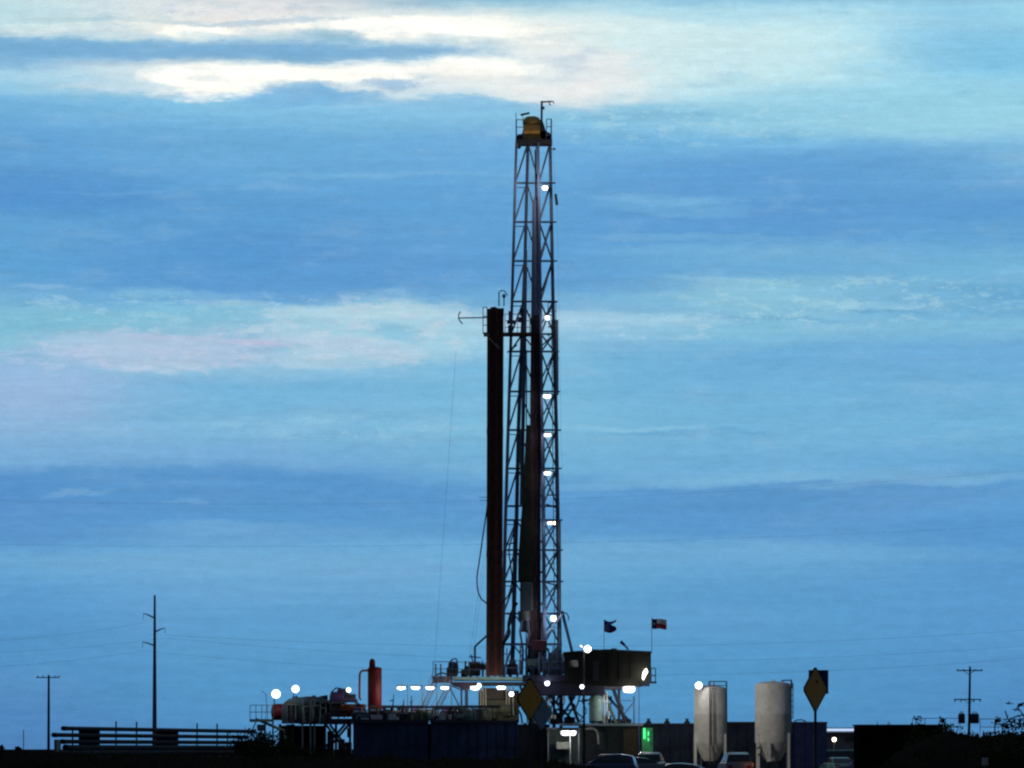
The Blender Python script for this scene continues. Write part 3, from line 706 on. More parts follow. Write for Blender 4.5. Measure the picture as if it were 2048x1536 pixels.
for a, b in ((285, 366), (366, 444), (444, 522), (522, 603), (1227, 1288), (1288, 1350)):
    mid = lambda y: BL(y).lerp(BR(y), .5)
    m = MB().bar(BL(a), mid(b), .06, 5).bar(BR(a), mid(b), .07, 5)
    m.build('back_brace', STEEL, t)
for x, y0, y1, r in ((1113, 640, 790, .15), (1118, 1040, 1300, .16), (1084, 1225, 1345, .16), (1072, 290, 400, .05)):
    xt = lambda y: x
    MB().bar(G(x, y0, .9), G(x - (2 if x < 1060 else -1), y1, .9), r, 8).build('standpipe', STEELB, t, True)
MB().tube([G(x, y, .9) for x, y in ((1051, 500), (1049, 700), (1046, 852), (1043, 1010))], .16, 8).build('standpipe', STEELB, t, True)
MB().tube([G(1071, 300, 0), G(1072, 392, 0), G(1072, 405, 0), G(1071, 640, 0), G(1070, 1000, 0)], [.06, .1, .30, .36, .36], 8).build('torque_track', mat('track_blue', (.16, .22, .42), .5), t)
MB().tube([G(1100, 300, 1.6), G(1108, 640, 1.6), G(1116, 1040, 1.6), G(1122, 1340, 1.6)], .05, 5).build('ladder_rail', STEEL, t)
for x, y0, x1, y1, rr_ in ((1053, 700, 1052, 1345, .05), (1056, 860, 1057, 1345, .08), (1028, 1040, 1022, 1345, .05), (1088, 860, 1092, 1340, .06), (1103, 640, 1110, 1340, .035), (1108, 640, 1116, 1340, .035)):
    MB().bar(G(x, y0, .6), G(x1, y1, .6), rr_, 6).build('cable_run', DARK, t)
m = MB()
for i in range(60):
    y = 640 + i * 11.6; a = 1103 + (y - 640) * .01; m.bar(G(a, y, .6), G(a + 5.5, y, .6), .022, 4)
m.build('ladder_rungs', DARK, t)
for x0, y0, x1, y1 in ((1014, 705, 1034, 690), (1096, 672, 1112, 660), (1092, 1008, 1114, 1016), (1095, 990, 1112, 990), (1012, 1013, 1034, 1013), (1010, 1090, 1030, 1085), (1092, 1165, 1118, 1172)):
    MB().bar(G(x0, y0, -.5), G(x1, y1, -.5), .06, 5).build('stay', DARK, t)
# base struts
MB().bar(G(1124, 1222, 1), G(1144, 1303, 1), .14, 6).build('a_frame_leg', STEEL, t)
MB().bar(G(1124, 1228, -1), G(1088, 1278, -1), .10, 6).build('knee_brace', STEELB, t)
MB().tube([G(1126, 1226, 0), G(1133, 1226, 0), G(1137, 1233, 0), G(1137, 1241, 0)], .05, 6).build('hook_bracket', STEEL, t)
MB().box(G(1002, 1286, -1.5), G(1124, 1291, -1.2)).build('base_girt', STEEL, t)
# crown
cr = MB()
cr.loft([[G(1043, 284, -1), G(1088, 284, -1), G(1088, 284, 1), G(1043, 284, 1)], [G(1045, 262, -1), G(1092, 262, -1), G(1092, 262, 1), G(1045, 262, 1)], [G(1048, 250, -.8), G(1080, 250, -.8), G(1080, 250, .8), G(1048, 250, .8)]])
o = cr.build('crown_block', YELLOW, t)
MB().lathe(G(1051, 250, 0), [(.2, -.2), (.5, -.12), (.66, .05), (.72, .35), (.72, .75), (.62, 1.05), (.4, 1.22), (.15, 1.28)], 22, 'x').build('sheave_guard', YELLOW, o, True)
outline(MB(), [(1080, 245), (1086, 243), (1092, 262), (1103, 268), (1103, 286), (1086, 284), (1080, 270)], YR - 1, 1.8).build('sheave_frame', DARK, o)
outline(MB(), [(1032, 272), (1046, 266), (1046, 282), (1040, 292), (1032, 290)], YR - 1, 1.8).build('side_bracket', DARK, o)
MB().box(G(1031, 284, -1.3), G(1104, 287, 1.3)).build('crown_platform', DARK, t)
MB().rail([G(1033, 284, -1.2), G(1047, 284, -1.2)], 1.8, .035, .5, 3).bar(G(1032, 225, -1.2), G(1032, 284, -1.2), .03, 5).build('crown_railing', STEEL, t)
MB().rail([G(1093, 284, -1.2), G(1102, 284, -1.2), G(1103, 284, 1.2)], 1.85, .035, .5, 3).build('crown_railing', STEEL, t)
MB().bar(G(1041, 230, 0), G(1059, 226, 0), .09, 6).bar(G(1046, 230, 0), G(1046, 250, 0), .03, 5).build('top_beam', DARK, t)
MB().bar(G(1083, 284, 0), G(1083.5, 202, 0), .10, 6).bar(G(1083, 204, 0), G(1103, 203, 0), .07, 6).tube([G(1100, 203, 0), G(1106, 203, 0), G(1108, 207, 0)], .05, 5).tube([G(1098, 204, 0), G(1099, 209, 0), G(1102, 210, 0)], .05, 5).box(G(1084, 213, -.1), G(1089, 219, .1)).build('gin_pole', STEEL, t)
MB().bar(G(1100, 298, 1), G(1107, 298, 1), .05, 5).ball(G(1109, 298, 1), .1).build('beacon_arm', STEEL, t)
MB().bar(G(1111, 388, 1.2), G(1114, 410, 1.2), .12, 6, .13).build('climbing_counterweight', DARK, t)
MB().bar(G(1106, 288, 1.2), G(1111, 388, 1.2), .008, 4).bar(G(1114, 410, 1.2), G(1124, 960, 1.2), .008, 4).build('climbing_line', WIRE, t)
MB().tube([G(1109, 714, 1), G(1114, 713, 1), G(1118, 717, 1), G(1114, 720, 1), G(1112, 716, 1)], .04, 5).build('side_sheave', DARK, t)
for x, y, w, h in ((1090, 376.5, 13, 9.5), (1094.5, 636, 11, 9), (1094, 793, 18, 8), (1095, 870.5, 16, 7), (1095, 947, 16.5, 7.5), (1100, 1046.5, 11, 6.5)):
    o = bar_lamp(x, y, w, h, YR - 1.4, t, 'mast_lamp', LAMP, 0 if y < 400 else 26)
    if y < 400: light(G(1086, 366, -3.6), 420, (1, .86, .66), parent=o)  # light placed well ahead of its lamp to brighten the crown front
    MB().bar(G(x - 8, y - h * .6, -1.2), G(x + 14, y - h * .6, -.2), .04, 5).build('lamp_arm', STEEL, o)
bar_lamp(1109, 1046.5, 3.5, 7, YR - 1.4, t, 'mast_lamp', LAMPW, 0)
round_lamp(1107, 1237, 6.5, YR - 1.5, t, 'mast_lamp', LAMP, 90)
# racking board
rb = MB().box(G(967, 667, -2.2), G(1062, 671, .5))
o = rb.build('racking_board', mat('board_brown', (.10, .06, .05), .6), t)
m = MB().rail([G(966, 668, -2.2), G(974, 668, -2.2)], 2.15, .035, .35, 3); m.rail([G(1010, 668, -2.2), G(1060, 668, -2.2)], 1.6, .03, 1.1, 3)
m.build('board_railing', STEEL, o)
m = MB().bar(G(918, 636, -2), G(975, 635, -2), .055, 6).tube([G(921, 623, -2), G(917, 630, -2), G(917, 637, -2), G(920, 642, -2), G(925, 648, -2)], .05, 5); m.build('boom', STEEL, o)
m = MB().tube([G(998, 612, -2), G(998, 584, -2), G(1003, 581, -2), G(1009, 582, -2), G(1015, 591, -2)], .05, 6).bar(G(1008, 612, -2), G(1008, 594, -2), .05, 6).ball(G(1008, 592, -2), .15, .15, .18); m.build('davit', STEEL, o)
m = MB()
m.box(G(1017, 622, -1), G(1026, 640, .2)).box(G(1014, 640, -1), G(1030, 648, .2)).box(G(1016, 650, -1), G(1024, 668, .2)).box(G(1040, 618, -1), G(1048, 632, .2)).box(G(1036, 634, -1), G(1047, 645, .2))
m.box(G(1062, 640, -2), G(1080, 665, -1)); m.build('board_machinery', DARK, o)
MB().rail([G(1096, 640, 1.2), G(1112, 640, 1.2)], 1.4, .03, .4, 2).box(G(1096, 652, .8), G(1114, 655, 1.3)).build('side_basket', STEEL, o)
MB().bar(G(971, 670, -3.3), G(1015, 666, -2.3), .03, 5).bar(G(976, 674, -3.3), G(1000, 698, -3.3), .025, 5).build('belly_rope', PALE, o)
MB().box(G(960, 1000, -2), G(975, 1001, -1.9)).box(G(958, 994, -2), G(975, 995, -1.9)).build('snub_line', STEEL, t)

# pipe stands, racked
def stands(x0t, x1t, x0b, x1b, ytop, ybot, n, rows, y0, mt, group, labs):
    k = 0
    for j in range(rows):
        for i in range(n - (j % 2)):
            f = (i + .5 * (j % 2)) / (n - 1)
            yt = ytop + random.uniform(-3, 5) + 4 * abs(f - .45)
            a = G(x0b + (x1b - x0b) * f, ybot, y0 + j * .17); b = G(x0t + (x1t - x0t) * f, yt, y0 + j * .17)
            d = (b - a).normalized(); L = (b - a).length
            ps, rs = [a], [.075]
            for q in (.333, .666): ps += [a + d * (L * q - .25), a + d * (L * q - .24), a + d * (L * q + .24), a + d * (L * q + .25)]; rs += [.068, .085, .085, .068]
            ps += [b - d * .4, b - d * .39, b]; rs += [.068, .09, .085]
            tag(MB().tube(ps, rs, 7).build('drill_pipe', random.choice(mt), None, True), labs, 'pipe', group)
            k += 1
stands(976, 1006, 974, 1002.5, 616, 1352, 10, 3, -3.1, [BROWN, mat('rusty_pipe_pale', (.20, .075, .055), .7, var=.4), mat('rusty_pipe_dark', (.07, .03, .028), .75, var=.4)], 'drill pipe stands left of the mast', 'brown drill pipe racked upright in the thick bundle left of the mast')
stands(1063, 1080, 1060, 1080, 632, 1352, 6, 3, -.6, [BROWN2, mat('dark_pipe_pale', (.09, .055, .07), .7, var=.4)], 'drill pipe stands inside the mast', 'dark drill pipe racked upright in the narrow bundle inside the mast')
# top drive
t = thing('top_drive', G(1048, 1120, -.8), 'dark top drive machine hanging low inside the mast between the pipe bundles', 'top drive')
MB().loft([[G(x0, y, -1.2), G(x1, y, -1.2), G(x1, y, .2), G(x0, y, .2)] for y, x0, x1 in ((850, 1052, 1061), (920, 1049, 1062), (1000, 1045, 1063), (1060, 1040, 1066), (1120, 1036, 1066), (1165, 1036, 1066))]).build('travelling_block', mat('block_green', (.022, .03, .022), .6, var=.4), t)
MB().box(G(1040, 1164, -1.3), G(1066, 1222, .2), bev=.12).build('drive_body', mat('drive_grey', (.07, .10, .12), .5), t)
MB().lathe(G(1048, 1222, -.6), [(.2, -1.7), (.3, -1.6), (.3, -.9), (.48, -.8), (.48, 0)], 14).build('quill', GREYP, t, True)
MB().bar(G(1041, 858, -.6), G(1045, 1000, -.6), .15, 8).build('hose_bundle', GREEN, t)
m = MB()
for x in (1052, 1055, 1058, 1061): m.bar(G(x, 1000, -.5), G(1060 + (x - 1052), 286, -.2), .018, 4)
m.build('drill_line', WIRE, t)
MB().tube([G(1044, 1240, -1), G(1040, 1262, -1), G(1046, 1300, -1), G(1044, 1348, -1)], .09, 6).tube([G(1054, 1240, -1), G(1058, 1265, -1), G(1052, 1300, -1), G(1054, 1348, -1)], .09, 6).build('link_arms', STEELB, t)
# hoses
def hose(pts, r, dy, label, mt=RUBBER):
    tag(MB().tube([G(x, y, dy) for x, y in smooth_pts(pts)], r, 7).build('hose', mt, None, True), label, 'hose', 'black hoses round the mast')
hose([(977, 990), (972, 1030), (966, 1070), (959, 1120), (954, 1155), (956, 1182), (963, 1198), (972, 1206), (985, 1222)], .055, -2.9, 'slack black hose bulging out left of the brown pipe bundle')
hose([(1034, 1046), (1024, 1075), (1018, 1100), (1021, 1130), (1024, 1158), (1018, 1188), (1006, 1206), (1000, 1225)], .06, -2.2, 'thin black hose snaking down between the pipe bundle and the mast')
hose([(1034, 1205), (1022, 1228), (1017, 1250), (1018, 1268), (1008, 1285), (1000, 1300)], .12, -2.4, 'thick black hose sweeping down to the foot of the pipe bundle')
for k, (x0, y0, x1, y1) in enumerate(((968, 1110, 934, 1346), (975, 1090, 941, 1346), (912, 700, 868, 1346))):
    tag(MB().bar(G(x0, y0, -1), G(x1, y1, -1), .01, 4).build('guy_wire', WIRE), ['faint guy line left of the slack hose, nearer its two', 'faint guy line just beside the slack hose', 'faint long guy line far left of the pipe bundle'][k], 'wire', 'faint guy lines left of the mast')

# ------------------------------------------------------------------ machines on the drill floor
t = thing('davit_crane', G(950, 1352, -2), 'thin bent davit arm standing left of the brown pipe bundle', 'crane')
MB().tube([G(950, 1352, -2), G(950, 1294, -2), G(953, 1290, -2), G(973, 1272, -2)], .085, 7).build('arm', DARK, t)
MB().bar(G(938, 1313, -2), G(962, 1315, -2), .05, 5).bar(G(942, 1309, -2), G(946, 1325, -2), .05, 5).build('crank', DARK, t)
t = thing('winch', G(904, 1352, -2), 'dark rounded winch with a bent guard on the left end of the drill floor', 'winch')
MB().lathe(G(897, 1338, -1.5), [(.2, -.05), (.55, 0), (.58, .3), (.5, .75), (.25, .8)], 18, 'x').build('drum', DARK, t, True)
MB().box(G(893, 1335, -2.2), G(915, 1353, -.8), bev=.06).build('winch_base', mat('winch_green', (.04, .06, .05), .6), t)
MB().tube([G(899, 1326, -2), G(904, 1319, -2), G(912, 1317, -2), G(915, 1326, -2)], .06, 6).build('guard', DARK, t)
t = thing('hydraulic_unit', G(945, 1352, -2), 'dark olive hydraulic unit with a handwheel beside the brown pipe bundle', 'machine')
MB().box(G(937, 1323, -2), G(961, 1352, -.6), bev=.1).build('cabinet', OLIVE, t)
MB().box(G(929, 1332, -1.9), G(937, 1352, -.8), bev=.05).build('side_tank', DARK, t)
MB().lathe(G(965, 1334, -2), [(.26, 0), (.32, .03), (.26, .06)], 16, 'y').bar(G(965, 1320, -2), G(965, 1352, -2), .04, 5).bar(G(958, 1334, -2.05), G(972, 1334, -2.05), .04, 5).build('handwheel', DARK, t)
MB().bar(G(930, 1352, -1.5), G(931, 1322, -1.5), .08, 6).bar(G(924, 1340, -1.5), G(924, 1352, -1.5), .1, 6).build('stack_pipe', DARK, t)
rn = random.Random(21)
t = thing('drawworks', G(1108, 1350, -1), 'bulky dark drawworks at the right foot of the mast', 'machine')
MB().box(G(1094, 1322, -1.6), G(1127, 1350, 1), bev=.15).build('housing', mat('draw_green', (.07, .10, .09), .6), t)
MB().lathe(G(1096, 1316, -.8), [(.2, 0), (.45, .05), (.45, 1.0), (.2, 1.05)], 18, 'x').build('drum', GREYP, t, True)
m = MB()
for i in range(7):
    x = 1092 + i * 5.2; m.bar(G(x, 1350, -1.7), G(x + rn.uniform(-3, 3), rn.uniform(1292, 1312), -1.7), rn.uniform(.04, .08), 5)
m.build('guard_frame', STEELB, t)
t = thing('iron_roughneck', G(1068, 1350, -2), 'upright dark pipe handling machine standing on the floor at mast centre', 'machine')
MB().box(G(1061, 1296, -2), G(1070, 1350, -1.2), bev=.06).build('column', mat('rough_blue', (.06, .09, .12), .6), t)
MB().box(G(1054, 1318, -2.4), G(1080, 1333, -1.2), bev=.08).build('jaw_head', GREEN, t)
MB().box(G(1064, 1280, -2.3), G(1094, 1300, -1.4), bev=.1).build('spinner', mat('spinner_brown', (.14, .06, .07), .6), t)
MB().tube([G(1062, 1300, -2), G(1070, 1288, -2), G(1082, 1284, -2)], .08, 6).build('arm', DARK, t)
t = thing('driller_console', G(1025, 1350, -2), 'dark driller console between brown pipe bundle and mast centre', 'console')
MB().box(G(1014, 1328, -2.4), G(1036, 1350, -1.2), bev=.08).build('cabinet', DARK, t)
MB().box(G(1018, 1320, -2.2), G(1032, 1329, -1.9)).build('screen_hood', GREYP, t)
for k, (x, yt, w, lab) in enumerate(((1013, 1296, .05, 'pale post nearest the brown pipe bundle'), (1040, 1290, .07, 'pale post left of the pipe handling machine'), (1078, 1304, .08, 'pale post right of the pipe handling machine'), (1086, 1312, .06, 'short pale post left of the drawworks'))):
    m = MB().bar(G(x, 1350, -2.6), G(x + 1, yt, -2.6), w, 6).bar(G(x - 4, yt + 12, -2.6), G(x + 5, yt + 12, -2.6), w * .8, 6)
    tag(m.build('tugger_post', STEELB), lab, 'post', 'pale posts on the drill floor')
# ------------------------------------------------------------------ light tower in front of the cabin
YL = 322
def T(px, py, dy=0.0): return P(px, py, YL + dy)
t = thing('light_tower', Vector((T(1167, 0).x, YL, 0)), 'black light tower pole in front of the cabin with two lit lamp heads', 'light tower')
MB().bar(Vector((T(1168, 0).x, YL, 0)), T(1168, 1300), .11, 8, .07).build('pole', BLACK, t, True)
MB().bar(T(1168, 1303), T(1176, 1303), .05, 5).bar(T(1168, 1378), T(1163, 1378), .05, 5).build('bracket', BLACK, t)
round_lamp(1175, 1298, 7.6, YL - .3, t, 'lamp_head', LAMP, 90)
round_lamp(1164, 1373.5, 4.6, YL - .3, t, 'lamp_head', LAMPC, 25)
sp_ = bpy.data.lights.new('yard_beam', 'SPOT'); sp_.energy = 4300; sp_.color = (1, .92, .80); sp_.spot_size = R(62); sp_.spot_blend = .8; sp_.shadow_soft_size = .3
so_ = bpy.data.objects.new('yard_beam', sp_); C.objects.link(so_); so_.parent = t
p_ = T(1178, 1300, -1.2); so_.location = p_ - t.location
so_.rotation_euler = (p_ - P(1500, 1400, 337)).to_track_quat('Z', 'Y').to_euler()
MB().bar(T(1165, 1294), T(1160.5, 1291), .035, 6).build('side_lamp', LAMP, t)

# ------------------------------------------------------------------ trailers, shed, tanks in the centre
YC = 338
def K(px, py, dy=0.0): return P(px, py, YC + dy)
def floor_to(px0, px1, py, dy0, dy1): return K(px0, py, dy0), Vector((K(px1, 0).x, YC + dy1, .35))
t = thing('site_trailer', Vector((K(1215, 0).x, YC, 0)), 'long dark site trailer with a pale roof under the cabin', 'trailer')
a, b = floor_to(1158, 1278, 1452, 2, 5); MB().box(a, b).build('trailer_body', mat('trailer_dark', (.04, .045, .05), .6), t)
MB().box(K(1120, 1447, 1.7), K(1284, 1452, 5.3)).build('trailer_roof', PALE, t)
a, b = floor_to(1247, 1276, 1458, 1.6, 1.99); MB().box(a, b).build('end_panel', mat('brown_panel', (.12, .07, .045), .7), t)
MB().box(K(1198, 1464, 1.9), K(1212, 1500, 1.997)).build('door', mat('trailer_door', (.07, .08, .08), .5), t)
for x in (1170, 1260): MB().lathe(Vector((K(x, 0).x, YC + 1.9, .45)), [(.2, 0), (.45, .02), (.45, .25), (.2, .28)], 16, 'y').build('wheel', RUBBER, t, True)
m = MB().tube([K(x, y, 1.3) for x, y in smooth_pts([(1170, 1459), (1184, 1457), (1192, 1461), (1196, 1470), (1197, 1488)])], .09, 8)
tag(m.build('exhaust_duct', mat('duct_cream', (.45, .45, .38), .6), None, True), 'pale bent duct hanging on the side of the dark trailer', 'duct')
t = thing('shed', Vector((K(1125, 0).x, YC, 0)), 'small open fronted shed with pale corner posts behind twin lamps', 'shed')
MB().box(K(1094, 1455, -.2), K(1160, 1459, 3.2)).build('shed_roof', GREYP, t)
MB().box(K(1096, 1459, 2.8), Vector((K(1158, 0).x, YC + 3, .1))).build('back_wall', mat('shed_wall', (.10, .14, .14), .6), t)
for x in (1095, 1156): MB().box(K(x, 1459, -.1), Vector((K(x + 3, 0).x, YC + .1, 0))).build('corner_post', GREYP, t)
MB().box(K(1112, 1484, .6), K(1138, 1498, 1.6), bev=.05).build('bench', mat('bench_pale', (.30, .32, .27), .6), t)
t = thing('twin_lamp', Vector((K(1141, 0).x, YC - .5, 0)), 'pair of glaring lamps on a thin pale stand in front of the shed', 'lamp')
MB().bar(Vector((K(1141, 0).x, YC - .5, 0)), K(1140, 1462, -.5), .035, 6).build('stand', PALE, t)
bar_lamp(1130.5, 1466, 19, 10, YC - .7, t, 'lamp_head', LAMP, 60)
bar_lamp(1146.5, 1466, 13, 10, YC - .7, t, 'lamp_head', LAMPC, 30)
# green lit cabinet
t = thing('control_cabinet', Vector((K(1295, 0).x, YC - .5, 0)), 'control cabinet glowing green right of the brown trailer end', 'cabinet')
MB().box(K(1284, 1456, 0), Vector((K(1306, 0).x, YC + 1, .3)), bev=.05).build('cabinet_body', mat('cab_green', (.10, .35, .18), .5), t)
MB().box(K(1287, 1456, -.08), K(1290.5, 1478, -.004)).build('green_tube_light', LAMPG, t)
MB().box(K(1296, 1463, -.12), K(1298, 1482, -.004)).build('green_tube_light', LAMPG, t)
MB().bar(K(1303, 1462, -.15), K(1296, 1476, -.15), .05, 5).bar(K(1299, 1462, -.15), K(1301, 1490, -.15), .045, 5).build('valve_pipes', GREYP, t)
light(K(1293, 1470, -.8), 14, (.1, 1, .35), parent=t)
# tanks behind the silos
def frac_tank(x0, x1, top, Y, mt, label, hatch=()):
    t = thing('storage_tank', Vector((P((x0 + x1) / 2, 0, Y).x, Y, 0)), label, 'tank', 'dark rectangular storage tanks')
    a = P(x0, top, Y); b = Vector((P(x1, 0, Y).x, Y + 3, .5)); MB().box(a, b, bev=.05).build('tank_body', mt, t)
    m = MB(); n = max(2, round((x1 - x0) / 22))
    for i in range(n + 1):
        x = x0 + 2 + (x1 - x0 - 4) * i / n; m.box(P(x - 1.3, top + 5, Y - .1), Vector((P(x + 1.3, 0, Y).x, Y - .003, .55)))
    m.build('ribs', mt, t)
    MB().box(P(x0 - 1, top - .5, Y - .12), P(x1 + 1, top + 2.5, Y - .004)).build('top_rail', DARK, t)
    MB().box(Vector((P(x0 + 3, 0, Y).x, Y + .1, 0)), Vector((P(x1 - 3, 0, Y).x, Y + 2.8, .49))).build('skid', DARK, t)
    for h in hatch:
        c = P(h, top, Y + .7); MB().lathe(c, [(.25, 0), (.25, .12), (.13, .22), (.12, .36), (.2, .4)], 12).build('hatch', DARK, t, True)
    return t
frac_tank(1276, 1400, 1447, 352, BLUEG, 'dark storage tank with three hatch humps between the cabin and the silos', (1297, 1334, 1374))
frac_tank(1404, 1580, 1444, 354, BLUEG, 'dark storage tank standing behind both silos')
frac_tank(1033, 1099, 1449, 344, mat('murky_tank', (.03, .04, .05), .7), 'murky dark tank behind the grey sign back')
t = frac_tank(1583, 1654, 1444, 346, mat('bluer_tank', (.022, .036, .11), .7, var=.4, spec=.15), 'bluish dark storage tank right of the right silo')
m = MB().tube([P(x, y, 347) for x, y in ((1588, 1443), (1594, 1440), (1604, 1439.5), (1612, 1443))], .05, 6); m.build('top_pipe', GREYP, t)

# ------------------------------------------------------------------ silos
def silo(x0, x1, top, coneY, Y, label, variant):
    s = S(Y); cx = (x0 + x1) / 2; r = (x1 - x0) / 2 * s; c = Vector((P(cx, 0, Y).x, Y, 0)); z = lambda py: P(0, py, Y).z
    t = thing('silo', c, label, 'silo', 'cream storage silos')
    MB().lathe(c, [(r * .38, z(1522)), (r * .5, z(1517)), (r * .98, z(coneY + 9)), (r, z(coneY + 9) + .06), (r, z(1430)), (r * 1.008, z(1429)), (r * 1.008, z(1427.5)), (r, z(1426.5)), (r, z(top + 8)), (r * .93, z(top + 4)), (r * .6, z(top + 1)), (.15, z(top - .5))], 40).build('shell', SILO, t, True)
    for a in (35, 145, 215, 325) if variant else (25, 155, 205, 335):
        q = c + Vector((math.cos(R(a)) * r * 1.02, math.sin(R(a)) * r * 1.02, 0)); MB().box(q + Vector((-.09, -.09, 0)), q + Vector((.09, .09, z(coneY - 10)))).build('leg', SILO, t)
    la = MB()
    if not variant:
        q = c + Vector((2 * s, -r - .18, 0))
        for dx in (-.16, .16): la.bar(q + Vector((dx, 0, 1.0)), q + Vector((dx, 0, z(top - 6))), .045, 5)
        for i in range(24):
            zz = 1.2 + i * (z(top) - 1.2) / 24; la.bar(q + Vector((-.16, 0, zz)), q + Vector((.16, 0, zz)), .02, 4)
        la.build('ladder', mat('ladder_brown', (.06, .05, .05), .6), t)
        f = MB(); a = P(1418, 1363, Y - .8); b = P(1453, 1363, Y - .5)
        f.bar(a, b, .045, 5).bar(a, P(1418, 1376, Y - .8), .045, 5).bar(b, P(1454, 1520, Y - .5), .06, 5).bar(P(1418, 1370, Y - .8), P(1453, 1371, Y - .5), .03, 5).build('top_railing', DARK, t)
        MB().bar(P(1396, 1376, Y - .9), P(1396, 1371, Y - .9), .04, 5).build('lamp_bracket', DARK, t)
        round_lamp(1397.5, 1371, 7.8, Y - 1.7, t, 'silo_lamp', LAMPC, 60)
    else:
        q = c + Vector((r * .98, -.55, 0))
        for dy in (-.2, .2): la.bar(q + Vector((0, dy, 1.0)), q + Vector((0, dy, z(top - 2))), .04, 5)
        for i in range(22):
            zz = 1.2 + i * (z(top) - 1.2) / 22; la.bar(q + Vector((0, -.2, zz)), q + Vector((0, .2, zz)), .02, 4)
        for i in range(7):
            zz = z(top + 4) - i * .45; la.tube([q + Vector((math.sin(k) * .16, -.05 + math.cos(k) * .3, zz)) for k in (0, .5, 1, 1.57, 2.1, 2.6, 3.14)], .025, 4)
        la.build('ladder', mat('ladder_brown', (.06, .05, .05), .6), t)
        cg = MB()
        for k in (.3, 1.2, 1.9): cg.bar(q + Vector((math.sin(k) * .16, -.05 + math.cos(k) * .3, z(top + 4))), q + Vector((math.sin(k) * .16, -.05 + math.cos(k) * .3, z(top + 4) - 2.7)), .035, 4)
        cg.build('ladder_cage', mat('ladder_brown', (.06, .05, .05), .6), t)
        MB().bar(P(1562, 1361, Y - .3), P(1583, 1360, Y - .3), .05, 5).bar(P(1583, 1360, Y - .3), P(1584, 1376, Y - .3), .06, 5).bar(P(1566, 1361, Y - .3), P(1566, 1368, Y - .3), .03, 5).build('top_railing', DARK, t)
        MB().lathe(c + Vector((0, 0, z(top))), [(.12, 0), (.12, .08), (.06, .14)], 12).build('vent', SILO, t, True)
        MB().tube([P(x, y, Y - 1.9) for x, y in ((1514, 1498), (1519, 1494), (1523, 1499), (1521, 1508), (1516, 1510))], .07, 6).build('loading_pipe', RUBBER, t, True)
        MB().box(P(1534, 1486, Y - 1.5), P(1541, 1523, Y - 1.35)).build('chute', SILO, t)
    return t
silo(1388, 1452, 1371, 1478, 338, 'left cream silo, the one with a lamp and a ladder down its front', 0)
silo(1510, 1582, 1363, 1476, 336, 'right cream silo, wider, with a hooped ladder on its right side', 1)

# ------------------------------------------------------------------ far building at right
t = thing('low_building', Vector((P(1740, 0, 430).x, 430, 0)), 'low flat building with an added glow on its pale eave behind the black tank', 'building')
MB().box(P(1630, 1466, 430), Vector((P(1810, 0, 430).x, 445, 0))).build('wall', mat('bldg_wall', (.16, .16, .18), .7), t)
MB().box(P(1626, 1455, 429.5), P(1813, 1466, 446)).build('roof', mat('bldg_roof', (.35, .38, .42), .6), t)
MB().box(P(1628, 1457.5, 429.3), P(1812, 1462, 429.48)).build('eave_glow', STRIP, t)  # glowing strip added in place of sky reflected on the fascia
MB().box(P(1690, 1472, 429.9), P(1712, 1482, 429.99)).build('window', GLASS, t)
t = thing('yard_lamp', Vector((P(1668, 0, 415).x, 415, 0)), 'small warm round lamp low between the bluish tank and the black tank', 'lamp')
MB().bar(Vector((P(1668, 0, 415).x, 415, 0)), P(1668, 1480, 415), .05, 6).build('post', DARK, t)
round_lamp(1668.5, 1479, 4.4, 414.8, t, 'lamp_head', LAMPW, 60, (1, .7, .4))

